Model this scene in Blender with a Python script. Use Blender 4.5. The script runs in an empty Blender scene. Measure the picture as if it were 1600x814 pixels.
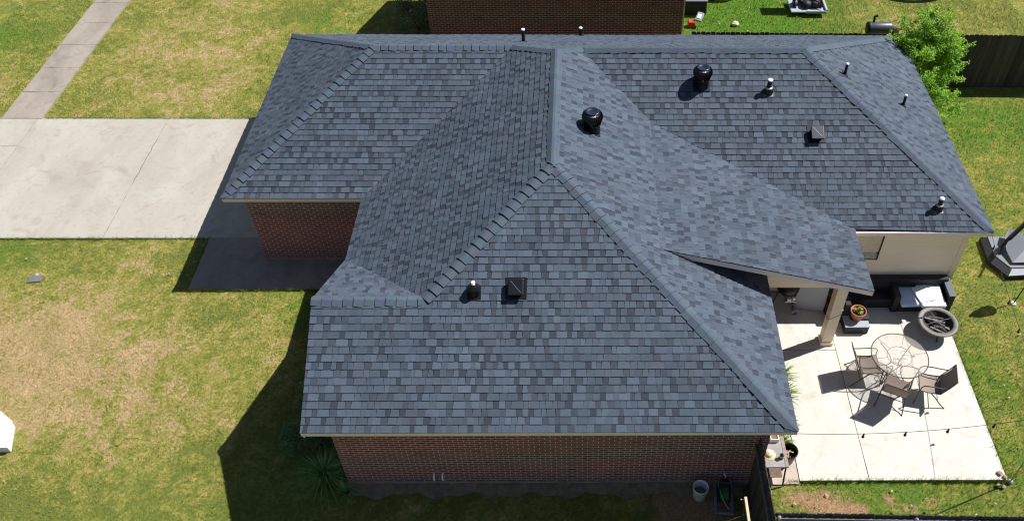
import bpy, bmesh, math, random
import numpy as np
from mathutils import Vector, Matrix
R = math.radians
random.seed(7)
rng = np.random.default_rng(7)
S = bpy.context.scene
COL = S.collection

# ---------------------------------------------------------------- camera
cam_d = bpy.data.cameras.new('camera'); cam = bpy.data.objects.new('camera', cam_d); COL.objects.link(cam)
CX = Vector((5.079, -8.622, 15.741)); _p, _y, _r = R(45.867), R(0.876), R(0.58)
fw = Vector((math.sin(_y)*math.cos(_p), math.cos(_y)*math.cos(_p), -math.sin(_p)))
rt = Vector((math.cos(_y), -math.sin(_y), 0)); up = rt.cross(fw)
R_ = math.cos(_r)*rt + math.sin(_r)*up; U_ = -math.sin(_r)*rt + math.cos(_r)*up
M = Matrix((R_, U_, -fw)).transposed().to_4x4(); M.translation = CX
cam.matrix_world = M
cam_d.sensor_width = 36; cam_d.lens = 1349.17/1600*36; cam_d.shift_x = (800-924.48)/1600
cam_d.clip_start = 0.1; cam_d.clip_end = 500
S.camera = cam

# ---------------------------------------------------------------- light
sun_dir = Vector((0.703, 0.285, 1.0)).normalized()
w = bpy.data.worlds.new('World'); S.world = w; w.use_nodes = True
nt = w.node_tree; bg = nt.nodes['Background']
sky = nt.nodes.new('ShaderNodeTexSky'); sky.sky_type = 'NISHITA'; sky.sun_disc = False
sky.sun_elevation = math.asin(sun_dir.z); sky.sun_rotation = math.atan2(sun_dir.x, sun_dir.y)
sky.air_density = 1.0; sky.dust_density = 0.6; sky.ozone_density = 1.5
nt.links.new(sky.outputs[0], bg.inputs[0]); bg.inputs[1].default_value = 0.05
sl = bpy.data.lights.new('sun', 'SUN'); so = bpy.data.objects.new('sun', sl); COL.objects.link(so)
sl.energy = 5.0; sl.angle = R(0.5); sl.color = (1.0, 0.975, 0.94)
so.rotation_euler = sun_dir.to_track_quat('Z', 'Y').to_euler(); so.location = (20, 10, 30)
S.view_settings.view_transform = 'Standard'; S.view_settings.look = 'None'
S.view_settings.exposure = 0.5; S.view_settings.gamma = 1
S.render.engine = 'CYCLES'; S.cycles.filter_width = 1.15

# ---------------------------------------------------------------- materials
MATS = {}
def mat(name, color, rough=0.8, metal=0.0, noise=0.0, nscale=8.0, bump=0.0, bscale=60.0, spec=0.4, color2=None, trans=0.0, alpha=1.0):
    if name in MATS: return MATS[name]
    m = bpy.data.materials.new(name); m.use_nodes = True; MATS[name] = m
    t = m.node_tree; b = t.nodes['Principled BSDF']
    b.inputs['Base Color'].default_value = (*color, 1); b.inputs['Roughness'].default_value = rough
    b.inputs['Metallic'].default_value = metal; b.inputs['Specular IOR Level'].default_value = spec
    b.inputs['Transmission Weight'].default_value = trans
    if noise > 0 or color2:
        co = t.nodes.new('ShaderNodeTexCoord')
        n = t.nodes.new('ShaderNodeTexNoise'); n.inputs['Scale'].default_value = nscale; n.inputs['Detail'].default_value = 8
        n.inputs['Roughness'].default_value = 0.65
        t.links.new(co.outputs['Object'], n.inputs['Vector'])
        r = t.nodes.new('ShaderNodeValToRGB'); r.color_ramp.elements[0].position = 0.3; r.color_ramp.elements[1].position = 0.7
        c2 = color2 or tuple(c*(1-noise) for c in color)
        r.color_ramp.elements[0].color = (*c2, 1); r.color_ramp.elements[1].color = (*color, 1)
        t.links.new(n.outputs['Fac'], r.inputs['Fac']); t.links.new(r.outputs['Color'], b.inputs['Base Color'])
    if bump > 0:
        co = t.nodes.new('ShaderNodeTexCoord')
        n = t.nodes.new('ShaderNodeTexNoise'); n.inputs['Scale'].default_value = bscale; n.inputs['Detail'].default_value = 6
        t.links.new(co.outputs['Object'], n.inputs['Vector'])
        bp = t.nodes.new('ShaderNodeBump'); bp.inputs['Strength'].default_value = bump; bp.inputs['Distance'].default_value = 0.02
        t.links.new(n.outputs['Fac'], bp.inputs['Height']); t.links.new(bp.outputs['Normal'], b.inputs['Normal'])
    return m

class NG:
    """small node helper"""
    def __init__(s, name):
        s.m = bpy.data.materials.new(name); s.m.use_nodes = True; s.t = s.m.node_tree; s.b = s.t.nodes['Principled BSDF']; MATS[name] = s.m
    def n(s, kind, **kw):
        x = s.t.nodes.new(kind)
        for k, v in kw.items(): setattr(x, k, v)
        return x
    def l(s, a, b): s.t.links.new(a, b)
    def noise(s, vec, scale, detail=6, rough=0.6, dist=0.0):
        x = s.n('ShaderNodeTexNoise'); x.inputs['Scale'].default_value = scale; x.inputs['Detail'].default_value = detail
        x.inputs['Roughness'].default_value = rough; x.inputs['Distortion'].default_value = dist
        if vec is not None: s.l(vec, x.inputs['Vector'])
        return x.outputs['Fac']
    def ramp(s, fac, stops):
        x = s.n('ShaderNodeValToRGB'); e = x.color_ramp.elements
        while len(e) < len(stops): e.new(0.5)
        for i, (p, c) in enumerate(stops):
            e[i].position = p; e[i].color = (*c, 1) if len(c) == 3 else c
        s.l(fac, x.inputs['Fac']); return x.outputs['Color']
    def mix(s, fac, a, b, mode='MIX'):
        x = s.n('ShaderNodeMix', data_type='RGBA', blend_type=mode)
        if isinstance(fac, (int, float)): x.inputs[0].default_value = fac
        else: s.l(fac, x.inputs[0])
        for i, v in ((6, a), (7, b)):
            if isinstance(v, tuple): x.inputs[i].default_value = (*v, 1)
            else: s.l(v, x.inputs[i])
        return x.outputs[2]
    def math(s, op, a, b=None, clamp=False):
        x = s.n('ShaderNodeMath', operation=op, use_clamp=clamp)
        for i, v in enumerate((a, b)):
            if v is None: continue
            if isinstance(v, (int, float)): x.inputs[i].default_value = v
            else: s.l(v, x.inputs[i])
        return x.outputs[0]
    def bump(s, h, strength, dist=0.01):
        x = s.n('ShaderNodeBump'); x.inputs['Strength'].default_value = strength; x.inputs['Distance'].default_value = dist
        s.l(h, x.inputs['Height']); s.l(x.outputs['Normal'], s.b.inputs['Normal'])

def grass_mat(name, blade):
    g = NG(name)
    geo = g.n('ShaderNodeNewGeometry'); P = geo.outputs['Position']
    at = g.n('ShaderNodeAttribute', attribute_name='turf'); sp = g.n('ShaderNodeSeparateColor'); g.l(at.outputs['Color'], sp.inputs[0])
    dry, soil, lush = sp.outputs[0], sp.outputs[1], sp.outputs[2]
    n1 = g.noise(P, 0.9, 5, 0.6, 0.4); n2 = g.noise(P, 3.6, 6, 0.72, 0.3); n3 = g.noise(P, 13, 6, 0.8, .5); n4 = g.noise(P, 60, 3, 0.8); n5 = g.noise(P, 1.7, 3, .6, .2)
    # dryness: painted map + patchy noise
    v = g.math('MULTIPLY', g.math('SUBTRACT', n1, 0.5), 1.1)
    v = g.math('ADD', v, g.math('MULTIPLY', g.math('SUBTRACT', n2, 0.5), 1.65))
    v = g.math('ADD', v, g.math('MULTIPLY', g.math('SUBTRACT', n3, 0.5), 0.9))
    v = g.math('MULTIPLY', v, g.math('SUBTRACT', 1.0, g.math('MULTIPLY', lush, .55)))
    v = g.math('ADD', v, dry, clamp=True)
    green = g.mix(lush, g.mix(n5, (0.250, 0.268, 0.058), (0.195, 0.242, 0.058)), g.mix(n5, (0.150, 0.300, 0.018), (0.10, 0.24, 0.035)))
    col = g.ramp(v, [(0.0, (0, 0, 0)), (1.0, (1, 1, 1))])
    c = g.n('ShaderNodeValToRGB'); e = c.color_ramp.elements
    e[0].position = 0.25; e[0].color = (0, 0, 0, 1); e[1].position = 0.8; e[1].color = (1, 1, 1, 1); g.l(v, c.inputs['Fac'])
    drycol = g.mix(g.math('MULTIPLY', g.math('SUBTRACT', n5, .3), 2.5, True), (0.47, 0.37, 0.165), (0.66, 0.47, 0.28))
    mid = g.mix(g.math('MULTIPLY', c.outputs['Color'], 2.0, True), green, (0.37, 0.355, 0.085))
    full = g.mix(g.math('MULTIPLY', g.math('SUBTRACT', c.outputs['Color'], 0.5), 2.0, True), mid, drycol)
    soilc = g.mix(n3, (0.40, 0.235, 0.125), (0.62, 0.39, 0.24))
    sv = g.math('MULTIPLY', g.math('SUBTRACT', g.math('ADD', soil, g.math('MULTIPLY', g.math('SUBTRACT', n2, 0.5), 1.6)), 0.42), 5.0, True)
    full = g.mix(sv, full, soilc)
    # fine blade-scale variation
    full = g.mix(1.0, full, g.ramp(n3, [(0.30, (0.60, 0.62, 0.56)), (0.70, (1.30, 1.28, 1.22))]), 'MULTIPLY')
    full = g.mix(1.0, full, g.ramp(n4, [(0.3, (0.75, 0.75, 0.73)), (0.7, (1.18, 1.18, 1.18))]), 'MULTIPLY')
    g.l(full, g.b.inputs['Base Color']); g.b.inputs['Roughness'].default_value = 0.9
    g.b.inputs['Specular IOR Level'].default_value = 0.15
    if not blade: g.bump(g.math('ADD', n3, n4), 1.0, 0.05)
    return g.m
M_ground = grass_mat('lawn_turf', False); M_blade = grass_mat('lawn_blades', True)

def concrete_mat(name, c1, c2, stain, scale=0.8):
    g = NG(name); geo = g.n('ShaderNodeNewGeometry'); P = geo.outputs['Position']
    mp = g.n('ShaderNodeMapping'); mp.inputs['Scale'].default_value = (1.0, 0.45, 1.0); mp.inputs['Rotation'].default_value = (0, 0, 0.5); g.l(P, mp.inputs[0])
    a = g.noise(mp.outputs[0], scale, 6, 0.6, 0.6); b = g.noise(P, 7, 6, 0.7); d = g.noise(P, 120, 3, 0.7)
    c = g.ramp(a, [(0.3, c2), (0.62, c1)])
    c = g.mix(g.math('MULTIPLY', g.math('SUBTRACT', b, 0.52), 2.5, True), c, stain)
    st = g.noise(P, 1.9, 4, 0.5, 1.0)
    c = g.mix(g.math('MULTIPLY', g.math('SUBTRACT', st, 0.56), 4.0, True), c, stain)
    c = g.mix(1.0, c, g.ramp(d, [(0.3, (0.86, 0.86, 0.86)), (0.7, (1.08, 1.08, 1.08))]), 'MULTIPLY')
    g.l(c, g.b.inputs['Base Color']); g.b.inputs['Roughness'].default_value = 0.88; g.b.inputs['Specular IOR Level'].default_value = 0.2
    g.bump(d, 0.25, 0.004)
    return g.m
M_drive = concrete_mat('driveway_concrete', (0.425, 0.398, 0.348), (0.355, 0.322, 0.272), (0.31, 0.265, 0.212))
M_walk = concrete_mat('sidewalk_concrete', (0.33, 0.292, 0.242), (0.25, 0.215, 0.18), (0.20, 0.17, 0.14), 1.4)
M_patio = concrete_mat('patio_concrete', (0.60, 0.585, 0.535), (0.53, 0.508, 0.448), (0.43, 0.385, 0.31), 0.7)
M_joint = mat('joint_grime', (0.10, 0.085, 0.07), 0.95)

def shingle_mat():
    g = NG('asphalt_shingles')
    at = g.n('ShaderNodeAttribute', attribute_name='tint')
    geo = g.n('ShaderNodeNewGeometry'); P = geo.outputs['Position']
    n = g.noise(P, 160, 3, 0.9); n2 = g.noise(P, 45, 4, 0.8); n3 = g.noise(P, 1.2, 4, 0.6)
    c = g.mix(1.0, at.outputs['Color'], g.ramp(n, [(0.3, (0.72, 0.72, 0.74)), (0.7, (1.3, 1.3, 1.28))]), 'MULTIPLY')
    c = g.mix(1.0, c, g.ramp(n2, [(0.3, (0.85, 0.85, 0.86)), (0.7, (1.14, 1.14, 1.13))]), 'MULTIPLY')
    c = g.mix(1.0, c, g.ramp(n3, [(0.3, (0.88, 0.89, 0.92)), (0.7, (1.10, 1.09, 1.07))]), 'MULTIPLY')
    g.l(c, g.b.inputs['Base Color']); g.b.inputs['Roughness'].default_value = 0.82; g.b.inputs['Specular IOR Level'].default_value = 0.35
    g.bump(n, 0.5, 0.004)
    return g.m
M_sh = shingle_mat()

def brick_mat(name, c1, c2, mortar, dark):
    g = NG(name)
    uv = g.n('ShaderNodeUVMap'); 
    br = g.n('ShaderNodeTexBrick'); g.l(uv.outputs[0], br.inputs['Vector'])
    br.inputs['Scale'].default_value = 1.0; br.inputs['Brick Width'].default_value = 0.205; br.inputs['Row Height'].default_value = 0.0685
    br.inputs['Mortar Size'].default_value = 0.0075; br.inputs['Mortar Smooth'].default_value = 0.15; br.inputs['Bias'].default_value = -0.1
    br.inputs['Color1'].default_value = (*c1, 1); br.inputs['Color2'].default_value = (*c2, 1); br.inputs['Mortar'].default_value = (*mortar, 1)
    # second brick texture with identical layout and different seed colouring for odd dark bricks
    n = g.noise(uv.outputs[0], 2.4, 5, 0.7); n2 = g.noise(uv.outputs[0], 60, 4, 0.8)
    mp = g.n('ShaderNodeMapping'); mp.inputs['Scale'].default_value = (1.6, 14.6, 1); g.l(uv.outputs[0], mp.inputs[0])
    n3 = g.noise(mp.outputs[0], 1.0, 2, 0.9)
    c = g.mix(g.math('MULTIPLY', g.math('SUBTRACT', n3, 0.56), 9, True), br.outputs['Color'], dark)
    c = g.mix(br.outputs['Fac'], c, mortar)
    c = g.mix(1.0, c, g.ramp(n2, [(0.3, (0.8, 0.8, 0.8)), (0.7, (1.15, 1.15, 1.15))]), 'MULTIPLY')
    c = g.mix(1.0, c, g.ramp(n, [(0.3, (0.85, 0.83, 0.83)), (0.7, (1.12, 1.1, 1.08))]), 'MULTIPLY')
    g.l(c, g.b.inputs['Base Color']); g.b.inputs['Roughness'].default_value = 0.9
    g.bump(g.math('SUBTRACT', 1.0, br.outputs['Fac']), 0.8, 0.012)
    return g.m
M_brick = brick_mat('red_brick', (0.235, 0.068, 0.062), (0.150, 0.046, 0.046), (0.56, 0.47, 0.49), (0.035, 0.021, 0.026))
M_brickn = brick_mat('brown_brick', (0.16, 0.055, 0.045), (0.075, 0.032, 0.030), (0.42, 0.36, 0.31), (0.018, 0.014, 0.016))

def siding_mat():
    g = NG('lap_siding'); geo = g.n('ShaderNodeNewGeometry'); P = geo.outputs['Position']
    mp = g.n('ShaderNodeMapping'); mp.inputs['Scale'].default_value = (0.6, 0.6, 9); g.l(P, mp.inputs[0])
    n = g.noise(mp.outputs[0], 2.0, 5, 0.6)
    g.l(g.ramp(n, [(0.3, (0.86, 0.72, 0.54)), (0.7, (0.93, 0.80, 0.62))]), g.b.inputs['Base Color']); g.b.inputs['Roughness'].default_value = 0.6
    return g.m
M_siding = siding_mat()
M_trim = mat('cream_trim', (0.92, 0.77, 0.56), 0.55, noise=0.12, nscale=3)
M_fascia = mat('cream_fascia', (0.86, 0.73, 0.73), 0.55, noise=0.1, nscale=2)
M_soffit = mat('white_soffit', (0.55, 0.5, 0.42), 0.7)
M_black = mat('black_metal', (0.006, 0.007, 0.010), 0.38, 0.0, spec=0.4)
M_blackm = mat('matte_black', (0.015, 0.015, 0.018), 0.6)
M_galv = mat('galvanised_metal', (0.55, 0.57, 0.58), 0.35, 0.7, noise=0.2, nscale=20)
M_white = mat('white_plastic', (0.82, 0.83, 0.85), 0.45)
M_pvc = mat('white_pipe', (0.85, 0.86, 0.88), 0.4)
M_conc = mat('foundation_concrete', (0.34, 0.26, 0.19), 0.95, noise=0.3, nscale=6)
M_glass = mat('window_glass', (0.03, 0.035, 0.04), 0.05, spec=0.8)
M_curtain = mat('curtain_cloth', (0.75, 0.64, 0.46), 0.9, noise=0.25, nscale=5)
g = NG('weathered_fence_wood'); geo = g.n('ShaderNodeNewGeometry'); mp = g.n('ShaderNodeMapping'); mp.inputs['Scale'].default_value = (14, 14, .8); g.l(geo.outputs['Position'], mp.inputs[0])
c = g.ramp(geo.outputs['Random Per Island'], [(0, (.025, .021, .019)), (1, (.07, .06, .053))]); c = g.mix(1.0, c, g.ramp(g.noise(mp.outputs[0], 1.5, 6, .8), [(.35, (.55, .55, .55)), (.7, (1.7, 1.65, 1.6))]), 'MULTIPLY')
g.l(c, g.b.inputs['Base Color']); g.b.inputs['Roughness'].default_value = .9; M_fence = g.m
M_fencel = mat('fence_rail_wood', (0.15, 0.15, 0.16), 0.9, noise=0.4, nscale=10)
M_wicker = mat('dark_wicker', (0.016, 0.016, 0.020), 0.55, bump=0.6, bscale=90)
M_wtop = mat('grey_wicker_top', (0.10, 0.11, 0.12), 0.6)
M_cush = mat('pale_blue_cushion', (0.52, 0.62, 0.80), 0.9, noise=0.08, nscale=6)
M_terra = mat('terracotta', (0.42, 0.16, 0.09), 0.75, noise=0.15, nscale=12)
M_soil = mat('potting_soil', (0.045, 0.03, 0.02), 0.95)
M_iron = mat('bronze_steel', (0.075, 0.06, 0.05), 0.5, 0.3)
M_sling = mat('taupe_sling', (0.26, 0.21, 0.175), 0.85, bump=0.2, bscale=200)
M_pit = mat('weathered_steel_rim', (0.21, 0.20, 0.185), 0.6, 0.2, noise=0.35, nscale=14)
M_pitd = mat('sooty_steel', (0.04, 0.038, 0.036), 0.8, noise=0.4, nscale=14)
M_ash = mat('ash_wood', (0.36, 0.33, 0.30), 0.9, noise=0.6, nscale=10)
M_wood = mat('pale_lumber', (0.62, 0.49, 0.33), 0.8, noise=0.25, nscale=7)
M_greyp = mat('grey_plastic', (0.20, 0.225, 0.255), 0.45, noise=0.15, nscale=5)
M_lgrey = mat('light_grey_plastic', (0.34, 0.37, 0.41), 0.5, noise=0.15, nscale=5)
M_leaf = None

def leaf_mat(name, a, b, trans=0.35):
    g = NG(name); geo = g.n('ShaderNodeNewGeometry')
    c = g.ramp(geo.outputs['Random Per Island'], [(0.0, a), (1.0, b)])
    n = g.noise(geo.outputs['Position'], 2.2, 3, 0.5)
    c = g.mix(1.0, c, g.ramp(n, [(0.35, (0.78, 0.85, 0.8)), (0.65, (1.2, 1.12, 1.0))]), 'MULTIPLY')
    g.l(c, g.b.inputs['Base Color']); g.b.inputs['Roughness'].default_value = 0.55
    tr = g.n('ShaderNodeBsdfTranslucent'); g.l(c, tr.inputs['Color'])
    mx = g.n('ShaderNodeMixShader'); mx.inputs[0].default_value = trans
    out = g.t.nodes['Material Output']; g.l(g.b.outputs[0], mx.inputs[1]); g.l(tr.outputs[0], mx.inputs[2]); g.l(mx.outputs[0], out.inputs[0])
    return g.m
M_leaf = leaf_mat('bright_tree_leaves', (0.10, 0.29, 0.02), (0.42, 0.66, 0.06), .45)
M_shrubl = leaf_mat('dark_shrub_leaves', (0.06, 0.12, 0.04), (0.14, 0.24, 0.09), 0.2)
M_strap = leaf_mat('strap_leaves', (0.10, 0.24, 0.05), (0.28, 0.45, 0.12), 0.25)
M_flower = mat('pink_flowers', (0.75, 0.48, 0.50), 0.8)
M_bark = mat('bark', (0.16, 0.12, 0.085), 0.9, noise=0.4, nscale=15)

# ---------------------------------------------------------------- mesh helpers
class MB:
    def __init__(s): s.v = []; s.f = []; s.sm = []
    def add(s, vs, fs, smooth=False):
        o = len(s.v); s.v += [tuple(x) for x in vs]; s.f += [tuple(i+o for i in f) for f in fs]; s.sm += [smooth]*len(fs); return s
    def box(s, x0, x1, y0, y1, z0, z1, M_=None):
        vs = [(x, y, z) for z in (z0, z1) for y in (y0, y1) for x in (x0, x1)]
        if M_ is not None: vs = [M_ @ Vector(v) for v in vs]
        return s.add(vs, [(0, 2, 3, 1), (4, 5, 7, 6), (0, 1, 5, 4), (2, 6, 7, 3), (0, 4, 6, 2), (1, 3, 7, 5)])
    def bevbox(s, x0, x1, y0, y1, z0, z1, b=0.02, seg=2, M_=None):
        bm = bmesh.new(); bmesh.ops.create_cube(bm, size=1)
        for v in bm.verts: v.co = Vector(((x0+x1)/2+v.co.x*(x1-x0), (y0+y1)/2+v.co.y*(y1-y0), (z0+z1)/2+v.co.z*(z1-z0)))
        bmesh.ops.bevel(bm, geom=bm.edges[:], offset=b, segments=seg, affect='EDGES', profile=0.6)
        bm.verts.ensure_lookup_table(); bm.verts.index_update()
        vs = [M_ @ v.co if M_ is not None else v.co for v in bm.verts]
        s.add(vs, [tuple(v.index for v in f.verts) for f in bm.faces], False); bm.free(); return s
    def tube(s, pts, r, n=8, cap=True, smooth=True):
        pts = [Vector(p) for p in pts]; rs = r if isinstance(r, (list, tuple)) else [r]*len(pts)
        rings = []; prev = None
        for i, p in enumerate(pts):
            d = (pts[min(i+1, len(pts)-1)]-pts[max(i-1, 0)]).normalized()
            if prev is None: a = d.orthogonal().normalized()
            else: a = (prev-d*prev.dot(d)).normalized()
            prev = a; b = d.cross(a)
            rings.append([p+(a*math.cos(2*math.pi*k/n)+b*math.sin(2*math.pi*k/n))*rs[i] for k in range(n)])
        vs = [v for rg in rings for v in rg]; fs = []
        for i in range(len(rings)-1):
            for k in range(n):
                a = i*n+k; b = i*n+(k+1) % n; fs.append((a, b, b+n, a+n))
        s.add(vs, fs, smooth)
        if cap:
            s.add(rings[0], [tuple(reversed(range(n)))]); s.add(rings[-1], [tuple(range(n))])
        return s
    def lathe(s, prof, c=(0, 0, 0), n=24, smooth=True, M_=None):
        vs = []; c = Vector(c)
        for (r, z) in prof:
            for k in range(n):
                v = c+Vector((r*math.cos(2*math.pi*k/n), r*math.sin(2*math.pi*k/n), z)); vs.append(M_ @ v if M_ is not None else v)
        fs = []
        for i in range(len(prof)-1):
            for k in range(n):
                a = i*n+k; b = i*n+(k+1) % n; fs.append((a, b, b+n, a+n))
        s.add(vs, fs, smooth); return s
    def prism(s, pts, n, M_=None):
        """polygon pts extruded along vector n"""
        k = len(pts); n = Vector(n); vs = [Vector(p) for p in pts]+[Vector(p)+n for p in pts]
        fs = [tuple(range(k)), tuple(reversed(range(k, 2*k)))]+[(i, i+k, (i+1) % k+k, (i+1) % k) for i in range(k)]
        return s.add(vs, fs)
    def build(s, name, m, parent=None, loc=None, fixn=True):
        me = bpy.data.meshes.new(name); off = Vector(loc) if loc is not None else Vector((0, 0, 0))
        me.from_pydata([tuple(Vector(v)-off) for v in s.v], [], s.f); me.update()
        if fixn:
            bm = bmesh.new(); bm.from_mesh(me); bmesh.ops.recalc_face_normals(bm, faces=bm.faces); bm.to_mesh(me); bm.free()
        if any(s.sm):
            me.polygons.foreach_set('use_smooth', s.sm)
        if m: me.materials.append(m)
        o = bpy.data.objects.new(name, me); COL.objects.link(o)
        if parent is not None: o.parent = parent
        if loc is not None and parent is None: o.location = loc
        return o
def tag(o, label, cat, group=None, kind=None):
    if label: o['label'] = label
    if cat: o['category'] = cat
    if group: o['group'] = group
    if kind: o['kind'] = kind
    return o
def thing(name, loc, label, cat, group=None, rz=0):
    o = bpy.data.objects.new(name, None); COL.objects.link(o); o.location = loc; o.rotation_euler = (0, 0, rz)
    o.empty_display_size = 0.2
    return tag(o, label, cat, group)
def struct(o): o['kind'] = 'structure'; return o
def copy_tree(o, parent=None):
    c = o.copy(); COL.objects.link(c)
    if parent is not None: c.parent = parent
    for ch in [x for x in bpy.data.objects if x.parent == o]: copy_tree(ch, c)
    return c
def bez(p0, p1, p2, p3, n=8):
    p0, p1, p2, p3 = map(Vector, (p0, p1, p2, p3)); out = []
    for i in range(n+1):
        t = i/n; out.append(p0*(1-t)**3+p1*3*t*(1-t)**2+p2*3*t*t*(1-t)+p3*t**3)
    return out

# ---------------------------------------------------------------- lawn (ground)
# bare facts of this lawn: where it is dry, bare, or watered  (x, y, radius, amount)
DRY = [(-7.7, 4.1, 1.5, .42), (-6.0, 3.5, 1.3, .35), (-4.1, 2.2, 1.4, .3), (-4.0, 4.4, 1.1, .22), (-6.2, 5.9, .9, .28), (-6.9, 2.5, 1.2, .38),
       (-5.6, 1.2, 1.2, .16), (-1.9, 3.0, .9, .15), (-9.3, 4.5, 1.6, .32), (-3.6, 6.3, .7, .25), (-2.3, 4.6, .8, .2),
       (-9.0, 16.2, 1.4, .24), (-6.8, 13.4, 1.4, .26), (-9.5, 13.6, 1.4, .2), (-6.3, 16.3, 1.7, .2), (-13.5, 14.5, 1.3, .2), (-4.8, 17.5, 1.5, .05), (-7.5, 18.5, 1.4, .2),
       (17.6, 9.3, 1.2, .2), (15.4, 4.0, 1.0, .15), (18.0, 18.0, 2.5, .22), (15.5, 18.5, 1.5, .15), (16.5, 2.0, 1.2, .2), (15.2, 1.2, .6, .1), (14.5, 1.8, .5, -.1),
       (-9.6, 6.9, .8, -.35), (-14.2, 17.2, 1.3, -.25), (-4.7, 18.9, 1.3, -.2), (-4.6, 6.9, .8, -.1), (-3.6, 5.0, .5, -.3), (-2.2, .3, 1.2, -.12), (-5.7, -.2, 1.5, -.15), (-7.4, -.6, 1.5, -.1), (-1.6, 4.6, .5, -.25), (-10, 9, 2, 0),
       (-9.5, 12.7, .35, -.3), (-8, 12.7, .35, -.3), (-6.5, 12.7, .35, -.3), (-5, 12.7, .35, -.3), (-10.6, 13.4, .5, -.25), (-4.2, 14.0, .7, -.2)]
SOIL = [(9.35, .0, .3, .75), (9.95, -.15, .38, .8), (10.15, -.5, .35, .7), (10.6, -.3, .28, .7), (11.25, -.05, .22, .7), (11.7, -.4, .35, .6), (12.2, .1, .25, .55), (4.0, .25, .2, .3), (1.4, .25, .3, .3), (6.9, -.0, .9, .6), (7.7, -.3, .9, .6), (5.6, .22, .3, .35), (2.4, .27, .4, .3),
        (15.6, 5.75, .35, .4), (13.6, -.1, .35, .45), (14.6, .3, .5, .25), (17.8, 3.5, .7, .25), (9.2, 2.6, .35, .9), (9.2, 1.4, .35, .9), (9.2, 3.3, .35, .9), (13.0, -.4, .3, .3)]
LUSH = [(11, 18.3, 3.0, 1.2), (18, 8, 2, .5), (16.5, 4.5, 1.5, .4), (17.5, 12.3, 1.6, .8), (14.3, 3.0, .8, .8), (14.0, 1.0, .8, .6), (11.5, 0, 2.0, .6), (-3.5, 17.6, 1.2, .8), (-14.3, 17.3, 1.6, .6), (-9.6, 6.9, .8, .5), (-1.8, 5.2, .8, .6), (16, 13.5, 2.0, .5), (-3, -1, 1.5, .2)]
def field(xs, ys, lst, base):
    v = np.full(xs.shape, base)
    for (x, y, r, a) in lst: v = v+(.85 if lst is DRY else 1)*a*np.exp(-((xs-x)**2+(ys-y)**2)/(r*r))
    return v
def turf(xs, ys):
    base = 0.36+0.0*xs
    base = np.where(ys > 12.6, 0.40, base); base = np.where((xs > 8.3) & (ys > 14.4), 0.20, base)
    base = np.where((xs > 13.6) & (ys < 14.4), 0.30, base); base = np.where((xs > 8.6) & (xs <= 13.7) & (ys < 0.5), 0.27, base)
    base = np.where(xs < -12.2, 0.38, base)
    base = np.where((ys < 0.4) & (xs > -1.5) & (xs < 8.5), 0.30, base)
    return np.clip(base+field(xs, ys, DRY, 0.0), 0, 1), np.clip(field(xs, ys, SOIL, 0.0), 0, 1), np.clip(field(xs, ys, LUSH, 0.0), 0, 1)
def ground():
    # fine grid near, coarse skirt out to the horizon, all one sheet
    xs = np.concatenate([[-300, -120, -60, -30], np.arange(-18, 22.01, 0.25), [30, 60, 120, 300]])
    ys = np.concatenate([[-300, -120, -50, -20, -10], np.arange(-4, 24.01, 0.25), [32, 60, 120, 300]])
    X, Y = np.meshgrid(xs, ys); nx, ny = len(xs), len(ys)
    Z = 0.012*np.sin(X*1.3+Y*.7)*np.sin(Y*1.1-X*.4)-0.012
    co = np.stack([X, Y, Z], -1).reshape(-1, 3)
    me = bpy.data.meshes.new('lawn'); fs = [(j*nx+i, j*nx+i+1, (j+1)*nx+i+1, (j+1)*nx+i) for j in range(ny-1) for i in range(nx-1)]
    me.from_pydata(co.tolist(), [], fs); me.update()
    d, s, l = turf(X.reshape(-1), Y.reshape(-1))
    a = me.color_attributes.new('turf', 'FLOAT_COLOR', 'POINT')
    a.data.foreach_set('color', np.stack([d, s, l, np.ones_like(d)], -1).reshape(-1).astype(np.float32))
    me.materials.append(M_ground); me.polygons.foreach_set('use_smooth', [True]*len(fs))
    o = bpy.data.objects.new('lawn', me); COL.objects.link(o); struct(o)
ground()

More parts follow.
